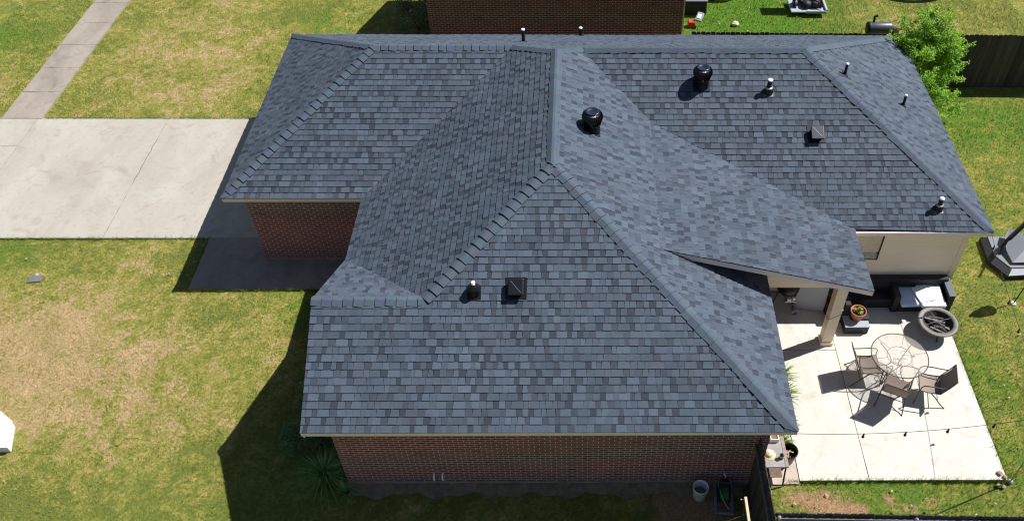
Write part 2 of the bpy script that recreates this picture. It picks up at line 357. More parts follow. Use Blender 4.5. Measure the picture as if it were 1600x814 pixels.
def blades():
    N = 520000
    x = rng.uniform(-14.8, 20.5, N); y = rng.uniform(-2.6, 21.5, N)
    k = np.ones(N, bool)
    def cut(x0, x1, y0, y1):
        nonlocal k; k &= ~((x > x0) & (x < x1) & (y > y0) & (y < y1))
    cut(-30, -2.7, 7.446, 12.54); cut(-4.55, .4, 5.65, 7.45); cut(-2.9, 13.95, 6.6, 13); cut(.35, 8.65, .33, 7); cut(9.4, 13.74, .37, 5.5); cut(8.5, 9.5, .3, 5.5); cut(8.5, 14, 5.4, 7)
    xl = -12.26+(y-12.54)*.012; k &= ~((x > xl-.02) & (x < xl+1.22) & (y > 12.5))
    k &= ~((x > .1) & (x < 8.3) & (y > 16.5) & (y < 20.2))
    # outside the view frustum
    k &= ~((y > 13.3) & (x > .5) & (x < 8.2)); k &= (x < 14.6+.35*(y+2)); k &= (x > -6.2-.55*(y+2))
    x, y = x[k], y[k]
    ex, ey = [], []
    for (x0, y0, x1, y1, dn) in ((9.15, .355, 13.74, .355, 420), (13.755, .4, 13.755, 5.3, 300), (-12, 7.43, -4.5, 7.43, 160), (-4.57, 5.63, .2, 5.63, 300), (-11, 12.56, -3, 12.56, 260), (-4.575, 5.65, -4.575, 7.4, 200)):
        m = int(dn*math.hypot(x1-x0, y1-y0)); t_ = rng.uniform(0, 1, m); cl = (np.sin(t_*37+x0)*np.sin(t_*91+y0) > -.35)|(rng.uniform(0, 1, m) > .6); t_ = t_[cl]; m = len(t_)
        ex.append(x0+(x1-x0)*t_+rng.normal(0, .018, m)); ey.append(y0+(y1-y0)*t_+rng.normal(0, .018, m))
    ex = np.concatenate(ex); ey = np.concatenate(ey); ne = len(ex); x = np.concatenate([x, ex]); y = np.concatenate([y, ey]); n = len(x); tall = np.zeros(n); tall[n-ne:] = 1
    d, s, l = turf(x, y); d = np.where(tall > 0, d-.2, d); l = np.where(tall > 0, np.minimum(1, l+.3), l)
    keep = rng.uniform(0, 1, n) > s*.9-.1; x, y, d, s, l, tall = x[keep], y[keep], d[keep], s[keep], l[keep], tall[keep]; n = len(x)
    h = rng.uniform(.02, .05, n)*(1+.5*l)*(1+1.6*tall*rng.uniform(0, 1, n)); wd = rng.uniform(.004, .009, n); a = rng.uniform(0, 2*np.pi, n); ln = rng.uniform(.1, .9, n)*h; b = rng.uniform(0, 2*np.pi, n)
    P = np.zeros((n, 3, 3)); P[:, 0, 0] = x-np.cos(a)*wd; P[:, 0, 1] = y-np.sin(a)*wd; P[:, 1, 0] = x+np.cos(a)*wd; P[:, 1, 1] = y+np.sin(a)*wd
    P[:, 2, 0] = x+np.cos(b)*ln; P[:, 2, 1] = y+np.sin(b)*ln; P[:, 2, 2] = h; P[:, :2, 2] = -.01
    me = bpy.data.meshes.new('grass_blades'); me.vertices.add(3*n); me.vertices.foreach_set('co', P.reshape(-1))
    me.loops.add(3*n); me.loops.foreach_set('vertex_index', np.arange(3*n, dtype=np.int32))
    me.polygons.add(n); me.polygons.foreach_set('loop_start', np.arange(0, 3*n, 3, dtype=np.int32))
    me.update(calc_edges=True)
    d = np.clip(d+rng.normal(0, .12, n), 0, 1)
    c = np.repeat(np.stack([d, s*.5, l, np.ones(n)], -1), 3, 0)
    at = me.color_attributes.new('turf', 'FLOAT_COLOR', 'POINT'); at.data.foreach_set('color', c.reshape(-1).astype(np.float32))
    me.materials.append(M_blade)
    o = bpy.data.objects.new('grass', me); COL.objects.link(o); tag(o, 'patchy green and straw coloured mown grass blades', 'grass', kind='stuff')
blades()

def slab(name, pts, z0, z1, m):
    b = MB(); b.prism([(x, y, z0) for x, y in pts], (0, 0, z1-z0)); return struct(b.build(name, m))
def noisy_edge(a, b, n, amp):
    out = []
    for i in range(n):
        t = i/n; out.append((a[0]+(b[0]-a[0])*t+random.uniform(-amp, amp)*(i > 0), a[1]+(b[1]-a[1])*t+random.uniform(-amp, amp)*(i > 0)))
    return out
def ring(pts, n=30, amp=.012):
    out = []
    for i in range(len(pts)): out += noisy_edge(pts[i], pts[(i+1) % len(pts)], n, amp)
    return out
# driveway panels separated by real gaps
jx1, jx2, g_ = -11.22, -7.33, .007
for (x0, x1, y0, y1) in ((-40, jx1-g_, 7.446, 11.23-g_), (-40, jx1-g_, 11.23+g_, 12.54), (jx1+g_, jx2-g_, 7.446, 12.54), (jx2+g_, -2.6, 7.446, 12.54)):
    slab('driveway', ring([(x0, y0), (x1, y0), (x1, y1), (x0, y1)], 40, .006), -.1, .03, M_drive)
for x in (jx1, jx2): slab('driveway_joint', [(x-.01, 7.446), (x+.01, 7.446), (x+.01, 12.54), (x-.01, 12.54)], -.1, .016, M_joint)
# the thin crack wandering along the joint
b = MB(); pr = None
for i in range(14):
    t = i/13; p = (-7.335+.016*math.sin(i*1.9)*(1+math.sin(i*.7)), 11.6-1.9*t)
    if pr: b.box(0, 1, 0, 1, 0, 1, Matrix(((p[0]-pr[0], .008, 0, pr[0]), (p[1]-pr[1], .0, 0, pr[1]), (0, 0, .003, .0305), (0, 0, 0, 1))))
    pr = p
struct(b.build('driveway_crack', M_joint))
slab('walkway', ring([(-4.56, 5.65), (.34, 5.65), (.34, 7.44), (-4.56, 7.44)], 20, .008), -.1, .045, M_walk)
# sidewalk, six-inch thick squares
y = 12.555
while y < 26:
    x0 = -12.30+(y-12.54)*.012; L = 1.34
    slab('sidewalk', ring([(x0, y), (x0+1.2, y), (x0+1.2+.016, y+L), (x0+.016, y+L)], 8, .01), -.1, .035, M_walk)
    y += L+.014
slab('road', [(-300, 30), (-60, 30), (-60, 36), (-300, 36)], -.05, .02, mat('asphalt', (0.05, 0.05, 0.05), .9, noise=.2, nscale=30))
# patio, three pours
for (x0, x1, y0, y1) in ((9.5, 10.915, .37, 3.715), (9.5, 10.915, 3.73, 5.5), (8.64, 9.485, 3.73, 5.5), (10.93, 13.74, .37, 5.5)):
    slab('patio', ring([(x0, y0), (x1, y0), (x1, y1), (x0, y1)], 14, .003), -.1, .05, M_patio)
slab('patio_joint', [(10.90, .38), (10.945, .38), (10.945, 5.49), (10.90, 5.49)], -.1, .034, M_joint)
slab('patio_joint', [(8.64, 3.70), (10.9, 3.70), (10.9, 3.74), (8.64, 3.74)], -.1, .036, M_joint)
M_paver = mat('pink_paver', (0.52, 0.44, 0.36), .9, noise=.3, nscale=4)
slab('paving', ring([(8.66, .3), (9.485, .3), (9.485, 1.55), (8.66, 1.55)], 6, .01), -.1, .03, M_paver)
b = MB(); b.box(10.2, 12.0, .33, .369, .0, .035); 

# ---------------------------------------------------------------- house
H = 2.405
house = thing('house', (0, 0, 0), 'single storey brick house with dark blue grey shingled hip roof, patio cover and vents', 'house')
Xa, Xb, Ya, Yae, Yb, W = -3.23, 14.266, 6.306, 5.166, 13.329, 8.973
zW, zE, zF = 4.283, 4.588, 4.864; Yr, Yre = 9.745, 9.164
V = Vector
A_ = V((Xa, Ya, H)); B_ = V((Xa, Yb, H)); C_ = V((0.005, Yr, zW)); D_ = V((3.427, Yr, zW)); E_ = V((0, Ya, H)); F_ = V((W/2, 8.636, zF)); G_ = V((5.03, Yre, zE))
I_ = V((10.338, Yre, zE)); J_ = V((Xb, Yae, H)); K_ = V((Xb, Yb, H)); L_ = V((W/2, 4.588, zF)); N_ = V((0, 0, H)); O_ = V((W, 0, H))
Yg = 2.17; zg = H+.536*Yg; GW = V((0, Yg, zg)); GJ = V((Yg*(W/2)/4.588, Yg, zg)); GQ = V((0, 4.36, H))
Xk, Xp, Yp = 6.632, 11.142, 3.369; zk = 3.688; zp = 2.448
T_ = V((Xk, 7.516, zk)); PV = V((Xk, Yp, zk)); PW = V((Xp, Yp, zp)); PU = V((Xp, 5.245, zp))
WE1 = V((W, Yp+1.1, H)); WE2 = V((Xk, Yp+1.1, zk)); WE0 = V((W, Yp, H))

def clip(poly, a, b, c):
    """keep a*x+b*y+c>=0"""
    out = []
    for i in range(len(poly)):
        p, q = poly[i], poly[(i+1) % len(poly)]; fp = a*p[0]+b*p[1]+c; fq = a*q[0]+b*q[1]+c
        if fp >= 0: out.append(p)
        if (fp >= 0) != (fq >= 0):
            t = fp/(fp-fq); out.append((p[0]+(q[0]-p[0])*t, p[1]+(q[1]-p[1])*t))
    return out
PAL = [((.051, .068, .092), .24), ((.062, .082, .111), .40), ((.072, .095, .128), .27), ((.067, .081, .110), .09)]
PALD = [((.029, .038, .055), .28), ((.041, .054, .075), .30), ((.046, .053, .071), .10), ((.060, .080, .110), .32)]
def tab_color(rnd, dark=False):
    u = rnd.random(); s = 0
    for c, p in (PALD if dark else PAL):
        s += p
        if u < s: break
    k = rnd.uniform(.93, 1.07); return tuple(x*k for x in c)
sh_v, sh_f, sh_c = [], [], []
def shingle(pieces, eave_a, eave_b, seed, rise=None):
    """cover planar convex pieces (3D polygons on one plane) with laminated shingle tabs in rows parallel to the eave line"""
    rnd = random.Random(seed)
    u = (eave_b-eave_a); u.z = 0; u.normalize()
    P0 = pieces[0]; n = V((0, 0, 0))
    for i in range(len(P0)):
        p, q = P0[i], P0[(i+1) % len(P0)]; n += p.cross(q)
    n.normalize()
    if n.z < 0: n = -n
    u = (u-n*u.dot(n)).normalized(); v = n.cross(u)
    if v.z < 0: v = -v
    o = eave_a; Es = .1432
    polys = []
    for P in pieces:
        q = [((p-o).dot(u), (p-o).dot(v)) for p in P]
        ar = sum(q[i][0]*q[(i+1) % len(q)][1]-q[(i+1) % len(q)][0]*q[i][1] for i in range(len(q)))
        if ar < 0: q.reverse()
        polys.append(q)
    umin = min(p[0] for q in polys for p in q); umax = max(p[0] for q in polys for p in q); vmin = min(p[1] for q in polys for p in q); vmax = max(p[1] for q in polys for p in q)
    j0 = math.floor(vmin/Es+1e-4)
    for j in range(j0, math.ceil(vmax/Es)):
        v0, v1 = j*Es, (j+1)*Es; x = umin-rnd.uniform(0, .3); e0 = x; wav = 0
        raised = False
        while x < umax:
            raised = not raised; wdt = rnd.choice((.10, .12, .14, .17, .20, .23)) if raised else rnd.choice((.08, .10, .11, .13))
            sk = rnd.uniform(-.012, .012) if not raised else rnd.uniform(-.004, .012)
            a0, a1 = x, x+wdt
            quad = [(a0, v0), (a1, v0), (a1-sk, v1+.001), (a0+sk, v1+.001)] if raised else [(a0, v0), (a1, v0), (a1, v1+.001), (a0, v1+.001)]
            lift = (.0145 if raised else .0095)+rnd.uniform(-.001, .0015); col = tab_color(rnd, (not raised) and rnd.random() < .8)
            for q in polys:
                pc = quad
                for i in range(len(q)):
                    p, r = q[i], q[(i+1) % len(q)]; ex, ey = r[0]-p[0], r[1]-p[1]
                    pc = clip(pc, -ey, ex, -(-ey*p[0]+ex*p[1]))
                    if len(pc) < 3: break
                if len(pc) < 3: continue
                k0 = len(sh_v)
                for (a, b_) in pc:
                    lf = lift*(1-(b_-v0)/Es)+.006+.005*math.sin(a*1.9+seed)*math.sin(b_*2.3+seed*2); sh_v.append(tuple(o+u*a+v*b_+n*lf))
                sh_f.append(tuple(range(k0, k0+len(pc)))); sh_c.append(col)
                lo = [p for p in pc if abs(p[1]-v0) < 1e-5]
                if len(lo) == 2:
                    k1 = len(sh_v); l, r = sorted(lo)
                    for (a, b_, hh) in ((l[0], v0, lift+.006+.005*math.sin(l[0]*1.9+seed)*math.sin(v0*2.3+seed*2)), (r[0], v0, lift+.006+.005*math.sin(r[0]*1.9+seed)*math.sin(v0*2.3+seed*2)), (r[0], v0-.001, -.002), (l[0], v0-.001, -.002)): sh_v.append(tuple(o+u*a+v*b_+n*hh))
                    sh_f.append((k1, k1+1, k1+2, k1+3)); sh_c.append((.008, .010, .014))  # near-black riser: course shadow painted into the dark asphalt cut edge
            x += wdt+.0015
PLANES = []
def plane(pieces, ea, eb, seed): shingle(pieces, ea, eb, seed); PLANES.extend(pieces)
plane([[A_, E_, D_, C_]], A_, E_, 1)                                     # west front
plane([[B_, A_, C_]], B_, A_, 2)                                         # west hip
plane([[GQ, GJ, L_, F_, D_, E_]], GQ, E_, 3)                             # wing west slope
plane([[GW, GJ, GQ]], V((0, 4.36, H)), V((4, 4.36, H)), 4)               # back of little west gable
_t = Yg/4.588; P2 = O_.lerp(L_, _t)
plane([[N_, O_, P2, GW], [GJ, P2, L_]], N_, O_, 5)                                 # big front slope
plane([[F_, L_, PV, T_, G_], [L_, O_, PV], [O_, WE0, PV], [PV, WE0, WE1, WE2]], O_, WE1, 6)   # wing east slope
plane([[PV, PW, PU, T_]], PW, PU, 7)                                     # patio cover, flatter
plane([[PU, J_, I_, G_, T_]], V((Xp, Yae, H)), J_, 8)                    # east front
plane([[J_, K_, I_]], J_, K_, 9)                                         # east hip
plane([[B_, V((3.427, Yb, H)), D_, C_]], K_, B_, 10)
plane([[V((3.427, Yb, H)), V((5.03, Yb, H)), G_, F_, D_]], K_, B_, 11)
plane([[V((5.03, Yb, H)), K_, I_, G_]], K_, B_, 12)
me = bpy.data.meshes.new('roof'); me.from_pydata(sh_v, [], sh_f); me.update()
ca = me.color_attributes.new('tint', 'FLOAT_COLOR', 'CORNER')
cc = np.array([(*c, 1) for c, f in zip(sh_c, sh_f) for _ in f], np.float32); ca.data.foreach_set('color', cc.reshape(-1)); me.materials.append(M_sh)
roof = bpy.data.objects.new('roof', me); COL.objects.link(roof); roof.parent = house
b = MB()
for P in PLANES: b.add([p-V((0, 0, .012)) for p in P], [tuple(range(len(P)))])
b.build('roof_deck', mat('plywood', (.2, .16, .12), .9), roof, fixn=False)

def cap(p0, p1, ca_, cb_, seed, name='ridge_cap', expo=.2, trim=False):
    """overlapping bent cap shingles from low end p0 to high end p1; ca_,cb_ = points on either slope"""
    rnd = random.Random(seed); d = (p1-p0); Ln = d.length; d.normalize(); sides = []
    for c in (ca_, cb_):
        s = (c-p0); s -= d*s.dot(d); s.normalize(); sides.append(s)
    up_ = -(sides[0]+sides[1]); up_.normalize() if up_.length > 1e-6 else None
    if up_.z < 0: up_ = -up_
    vs, fs, cs = [], [], []; n = int(math.ceil(Ln/expo)); k = 0
    for i in range(n):
        t0 = i*expo-.004 if i or not trim else .012; t1 = min((i+1)*expo+.01, Ln+.02); hw = .150+rnd.uniform(-.006, .006); j = rnd.uniform(-.012, .012)
        col = tab_color(rnd); m_ = (.066, .088, .119); col = tuple(.3*a+.7*c for a, c in zip(col, m_)); col = tuple(c*rnd.uniform(.93, 1.08) for c in col)
        def row(t, lf, dx, hw=hw):
            c0 = p0+d*t
            return [c0+sides[0]*(hw+dx)+up_*(lf), c0+sides[0]*.03+up_*(lf+.012), c0+sides[1]*.03+up_*(lf+.012), c0+sides[1]*(hw-dx)+up_*(lf)]
        lo = row(t0, .036+rnd.uniform(-.004, .008), 0 if (trim and i == 0) else j, .035 if (trim and i == 0) else hw); hi = row(t1, .014, j); bt = [p-up_*.034 for p in lo]; bh = [p-up_*.03 for p in hi]
        k = len(vs); vs += lo+hi+bt+bh
        for a in range(3): fs.append((k+a, k+a+1, k+4+a+1, k+4+a)); cs.append(col)
        for a in range(3): fs.append((k+a, k+8+a, k+8+a+1, k+a+1)); cs.append((.010, .011, .013))  # exposed cap edge: shadow line painted over the dark asphalt cut
        fs.append((k, k+4, k+12, k+8)); cs.append((.012, .013, .015)); fs.append((k+3, k+11, k+15, k+7)); cs.append((.012, .013, .015))  # side skirts: shadow gap under the cap painted into the cut edges
    me = bpy.data.meshes.new(name); me.from_pydata([tuple(v) for v in vs], [], fs); me.update()
    a = me.color_attributes.new('tint', 'FLOAT_COLOR', 'CORNER'); arr = np.array([(*c, 1) for c, f in zip(cs, fs) for _ in f], np.float32); a.data.foreach_set('color', arr.reshape(-1))
    me.materials.append(M_sh); o = bpy.data.objects.new(name, me); COL.objects.link(o); o.parent = roof
mp_ = lambda a, b_, t=.5: a.lerp(b_, t)
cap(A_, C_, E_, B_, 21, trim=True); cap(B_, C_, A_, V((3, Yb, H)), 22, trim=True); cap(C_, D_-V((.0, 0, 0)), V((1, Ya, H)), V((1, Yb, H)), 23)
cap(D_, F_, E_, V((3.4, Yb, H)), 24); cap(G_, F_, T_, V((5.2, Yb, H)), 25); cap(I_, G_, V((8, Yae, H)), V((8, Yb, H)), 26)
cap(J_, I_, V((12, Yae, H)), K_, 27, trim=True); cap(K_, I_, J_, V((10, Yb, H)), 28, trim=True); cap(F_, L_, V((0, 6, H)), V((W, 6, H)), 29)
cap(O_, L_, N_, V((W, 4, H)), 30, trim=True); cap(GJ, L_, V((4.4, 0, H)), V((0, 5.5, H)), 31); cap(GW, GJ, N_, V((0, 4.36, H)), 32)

# fascia boards and soffit
def board(p, q, top, hgt, thick, inward, name='fascia', m=M_fascia, par=house):
    p, q = V(p), V(q); iw = V(inward)*thick; b = MB(); dz = V((0, 0, -hgt)); t = V((0, 0, top))
    b.prism([p+t, q+t, q+t+dz, p+t+dz], iw); return b.build(name, m, par)
for p, q, iw in ((A_, E_, (0, 1, 0)), (N_, O_, (0, 1, 0)), (V((Xp-.3, Yae, H)), J_, (0, 1, 0)), (J_, K_, (-1, 0, 0)), (K_, B_, (0, -1, 0)), (B_, A_, (1, 0, 0)), (E_, GQ, (1, 0, 0)), (O_, V((W, Yp+1.5, H)), (-1, 0, 0)), (PW, PU, (-1, 0, 0))):
    board(p+V(iw)*.004, q+V(iw)*.004, -.006, .10, .03, iw)
board(N_+V((.018, .02, 0)), GW+V((.018, 0, 0)), -.018, .16, .03, (1, 0, 0), 'rake_board'); board(GW+V((.018, 0, 0)), GQ+V((.018, 0, 0)), -.018, .16, .03, (1, 0, 0), 'rake_board')
board(PV+V((.0, .016, 0)), PW+V((0, .016, 0)), -.018, .14, .035, (0, 1, 0), 'rake_board')
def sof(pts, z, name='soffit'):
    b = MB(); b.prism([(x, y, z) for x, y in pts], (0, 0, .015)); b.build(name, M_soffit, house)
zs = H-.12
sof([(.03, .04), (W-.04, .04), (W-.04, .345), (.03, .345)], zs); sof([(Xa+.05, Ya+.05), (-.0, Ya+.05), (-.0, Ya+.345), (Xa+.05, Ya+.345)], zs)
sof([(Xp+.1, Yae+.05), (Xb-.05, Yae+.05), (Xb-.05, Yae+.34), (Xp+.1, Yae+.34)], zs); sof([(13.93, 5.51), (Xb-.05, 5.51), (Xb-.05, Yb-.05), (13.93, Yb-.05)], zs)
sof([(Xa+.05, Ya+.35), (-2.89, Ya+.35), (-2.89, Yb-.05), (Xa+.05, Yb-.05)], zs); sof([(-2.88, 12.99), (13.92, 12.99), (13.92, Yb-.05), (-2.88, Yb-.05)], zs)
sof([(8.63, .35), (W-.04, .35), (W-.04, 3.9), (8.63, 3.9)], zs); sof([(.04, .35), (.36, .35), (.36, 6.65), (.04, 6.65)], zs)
# walls
def wall(p, q, z0, z1, m, name, par=house, thick=.12, extra_top=None, label=None):
    """wall sheet from p to q (xy), UV in metres; outward side is to the right of p->q"""
    p, q = V((*p, 0)), V((*q, 0)); d = (q-p); Ln = d.length; d.normalize(); out = V((d.y, -d.x, 0)); inn = -out*thick
    prof = [(0, z0), (Ln, z0), (Ln, z1), (0, z1)] if extra_top is None else extra_top
    k = len(prof); vs = [p+d*a+V((0, 0, z)) for a, z in prof]; vs += [v+inn for v in vs]
    fs = [tuple(range(k)), tuple(reversed(range(k, 2*k)))]+[(i, i+k, (i+1) % k+k, (i+1) % k) for i in range(k)]
    me = bpy.data.meshes.new(name); me.from_pydata([tuple(v) for v in vs], [], fs); me.update()
    bm = bmesh.new(); bm.from_mesh(me); bmesh.ops.recalc_face_normals(bm, faces=bm.faces); bm.to_mesh(me); bm.free()
    uvl = me.uv_layers.new(name='UVMap')
    for poly in me.polygons:
        nrm = poly.normal
        for li in poly.loop_indices:
            co = me.vertices[me.loops[li].vertex_index].co
            s_ = (co-p).dot(d) if abs(nrm.dot(d)) < .7 else (co-p).dot(out)
            uvl.data[li].uv = (s_, co.z-z0)
    me.materials.append(m); o = bpy.data.objects.new(name, me); COL.objects.link(o); o.parent = par; return o
WT = H-.105
for p, q in (((-2.89, 6.65), (.36, 6.65)), ((.36, .34), (8.63, .34)), ((-2.89, 12.99), (-2.89, 6.77))): wall(p, q, .12, WT, M_brick, 'brick_wall')
wall((.36, 6.53), (.36, .46), .12, WT, M_brick, 'brick_wall'); wall((13.93, 12.99), (-2.77, 12.99), .12, WT, M_brick, 'brick_wall')
wall((8.63, .46), (8.63, 5.5), .12, WT, M_brick, 'brick_wall')
# foundation lip
for bb in ((-2.9, .335, 6.635, 6.75), (.335, 8.65, .322, .45), (-2.91, -2.8, 6.751, 13), (8.5, 8.645, .451, 5.49), (8.646, 13.94, 5.49, 5.6), (13.82, 13.945, 5.601, 13)):
    b = MB(); b.box(*bb, -.1, .119); b.build('foundation', M_conc, house)
b = MB(); e = [(x_, .08+.05*math.sin(x_*5)+.04*math.sin(x_*11.3)) for x_ in np.arange(.4, 8.4, .1)]
b.prism([(x_, y_, -.02) for x_, y_ in e]+[(8.4, .33, -.02), (.4, .33, -.02)], (0, 0, .05)); k = len(e)
b.add([(x_, y_, .03) for x_, y_ in e]+[(x_, .33, .085+.012*math.sin(x_*7)) for x_, y_ in e], [(i, i+1, k+i+1, k+i) for i in range(k-1)])
struct(b.build('soil_strip', mat('bare_soil', (.26, .20, .13), .95, noise=.5, nscale=9, bump=.8, bscale=40)))
# lap siding on the patio side: real overlapping boards
def lap(p, q, z0, z1, name='siding_wall'):
    p, q = V((*p, 0)), V((*q, 0)); d = q-p; Ln = d.length; d.normalize(); out = V((d.y, -d.x, 0)); b = MB(); z = z0
    while z < z1-.01:
        t = min(z+.178, z1)
        b.add([p+V((0, 0, z))+out*.020, q+V((0, 0, z))+out*.020, q+V((0, 0, t+.012))+out*.004, p+V((0, 0, t+.012))+out*.004], [(0, 1, 2, 3)])
        b.add([p+V((0, 0, z))+out*.020, q+V((0, 0, z))+out*.020, q+V((0, 0, z))-out*.01, p+V((0, 0, z))-out*.01], [(0, 1, 2, 3)]); z += .178
    b.add([p-out*.02+V((0, 0, z0)), q-out*.02+V((0, 0, z0)), q-out*.02+V((0, 0, z1)), p-out*.02+V((0, 0, z1))], [(0, 1, 2, 3)])
    return b.build(name, M_siding, house)
wy = 5.506
lap((8.64, wy), (13.93, wy), .13, WT); lap((13.93, wy), (13.93, 12.87), .13, WT)
b = MB(); b.box(13.84, 13.965, wy-.036, wy+.09, .13, WT); b.build('corner_board', M_trim, house)
# window by the patio (blind half drawn behind glass)
b = MB(); wx0, wx1, wz0, wz1 = 10.9, 12.0, 1.24, 2.15
for bb in ((wx0-.07, wx1+.07, wz1, wz1+.07), (wx0-.07, wx1+.07, wz0-.07, wz0), (wx0-.07, wx0, wz0, wz1), (wx1, wx1+.07, wz0, wz1)): b.box(bb[0], bb[1], wy-.055, wy-.015, bb[2], bb[3])
fr = b.build('window', M_trim, house)
b = MB(); b.box(wx0, wx1, wy-.034, wy-.028, wz0, wz1); gl = NG('clear_glass'); gl.b.inputs['Base Color'].default_value = (1, 1, 1, 1); gl.b.inputs['Transmission Weight'].default_value = 0.0
gl.b.inputs['Roughness'].default_value = .05; gl.b.inputs['Alpha'].default_value = .06
b.build('pane', gl.m, fr)
b = MB(); b.box(wx0, wx1, wy-.027, wy-.024, wz0+.24, wz1); b.build('blind', M_curtain, fr)
b = MB(); b.box(wx0, wx1, wy-.0262, wy-.0235, wz0, wz0+.24); b.build('dark_room', M_glass, fr)
b = MB(); b.box(wx1-.03, wx1, wy-.045, wy-.034, wz0, wz1); b.build('sash', M_blackm, fr)
# garage door on the street side
b = MB(); b.box(-2.93, -2.895, 7.4, 12.2, .05, 2.1)
for k in range(4):
    for j in range(8): b.box(-2.945, -2.93, 7.46+j*.59, 7.46+j*.59+.48, .12+k*.51, .12+k*.51+.38)
b.build('garage_door', M_trim, house)
# west gable triangle and the wing's upper wall
wall((.34, 4.3), (.34, .0), 0, 0, M_siding, 'gable_wall', extra_top=[(.02, WT), (4.22, WT), (2.13, zg-.09)])
# patio cover: beam wall above, column
bz = 1.955
def zroof(x): return zk-.275*(x-Xk)
ywf = 3.93
wall((8.64, ywf), (10.72, ywf), 0, 0, M_siding, 'beam_wall', thick=.16, extra_top=[(-2.0, zroof(6.64)-.03), (-2.0, H+.2), (0.0, bz), (2.08, bz), (2.08, zroof(10.72)-.03)])
b = MB(); b.box(10.735, Xp-.06, ywf-.012, ywf+.15, zroof(11.1)-.21, zroof(11.1)-.045); b.box(10.74, 11.0, ywf+.16, wy-.03, bz+.03, zroof(11.0)-.03); b.build('beam', M_trim, house)
col = MB(); col.box(10.60, 10.84, 3.86, 4.10, .05, bz-.001); co = col.build('porch_column', M_trim, house)
b = MB(); b.box(10.575, 10.865, 3.835, 4.125, .05, .16); b.build('column_base', M_trim, co)
b = MB(); b.add([(Xk, Yp+.05, zk-.16), (Xp-.05, Yp+.05, zp-.16), (Xp-.05, ywf-.015, zp-.16), (Xk, ywf-.015, zk-.16)], [(0, 1, 2, 3)]); b.build('soffit', M_soffit, house)

# roof penetrations --------------------------------------------------
def zplane(kind, x, y):
    return {'SF': H+.536*y, 'SE': H+.546*(y-Yae), 'EW': H+.548*(W-x), 'NO': H+.524*(Yb-y), 'EA': H+.5555*(Xb-x)}[kind]
NRM = {'SF': V((0, -.536, 1)), 'SE': V((0, -.546, 1)), 'EW': V((.548, 0, 1)), 'NO': V((0, .524, 1)), 'EA': V((.5555, 0, 1))}
def turbine(x, y, kind):
    z = zplane(kind, x, y); t = MB(); n = NRM[kind].normalized()
    b = MB(); q = V((0, 0, 1)).rotation_difference(n).to_matrix().to_4x4(); Mx = Matrix.Translation((x, y, z+.02)) @ q
    b.box(-.19, .19, -.19, .19, 0, .010, Mx)
    b.lathe([(.175, -.12), (.17, .16), (.188, .17), (.188, .21)], (x, y, z), 28)
    base = b.build('turbine_vent', M_black, roof)
    b = MB(); c0 = V((x, y, z+.21))
    nb = 30
    prof = [(.155, .0), (.205, .05), (.228, .12), (.222, .18), (.19, .235), (.14, .262)]
    for k in range(nb):     # curved overlapping vanes
        a0 = 2*math.pi*k/nb; vs = []
        for i, (r, h_) in enumerate(prof):
            tw = .05*i; a1 = a0+tw; a2 = a0+tw+2*math.pi/nb*1.15
            vs += [c0+V((r*math.cos(a1), r*math.sin(a1), h_)), c0+V(((r-.02)*math.cos(a2), (r-.02)*math.sin(a2), h_))]
        b.add(vs, [(2*i, 2*i+1, 2*i+3, 2*i+2) for i in range(len(prof)-1)])
    b.lathe([(.13, .02), (.19, .10), (.19, .18), (.13, .25)], tuple(c0), 24)
    b.build('turbine_head', M_black, base, fixn=False)
    b = MB(); b.lathe([(.148, .256), (.150, .270), (.125, .276), (.10, .262), (.05, .25), (.0, .248)], tuple(c0), 28); b.build('turbine_cap', mat('glossy_black', (.03, .04, .065), .3, .5, spec=.6), base)
turbine(5.29, 6.25, 'EW'); turbine(7.86, 8.34, 'SE')
def pipe(x, y, kind, r, h, big=False, lean=0):
    z = zplane(kind, x, y); b = MB(); b.lathe([(r, -.1), (r, h)], (x, y, z), 14); b.lathe([(r*.98, h), (r*.9, h+.004), (r*.9, h-.05)], (x, y, z), 14)
    o = b.build('vent_pipe', M_black if not big else mat('dark_pipe', (.012, .012, .016), .5), roof)
    n = NRM[kind].normalized(); q = V((0, 0, 1)).rotation_difference(n).to_matrix().to_4x4(); Mx = Matrix.Translation((x, y, z+.02)) @ q
    b = MB(); b.box(-r*2.0, r*2.0, -r*2.4, r*1.8, 0, .008, Mx); b.build('flashing', mat('dull_flashing', (.20, .21, .22), .5, .4) if big else M_black, o)
    b = MB(); b.lathe([(r*1.12, h-.012), (r*1.14, h+.012), (r*.4, h+.02), (0, h+.02)], (x, y, z), 14); b.build('pipe_cap', M_pvc, o)
    if big:
        b = MB(); b.lathe([(r*2.1, -.02), (r*2.0, .09), (r*1.1, .15)], (x, y, z), 18); b.build('pipe_boot', M_black, o); b = MB(); b.lathe([(r*1.75, .128), (r*1.8, .140), (r*1.2, .158)], (x, y, z), 18); b.build('storm_collar', M_galv, o)
    return o
pipe(9.41, 8.17, 'SE', .055, .34, True); pipe(13.07, 5.65, 'SE', .05, .32, True); pipe(11.38, 8.96, 'EA', .035, .30); pipe(13.04, 9.0, 'EA', .035, .30)
pipe(3.56, 11.0, 'NO', .045, .36); pipe(5.03, 13.05, 'NO', .045, .26)
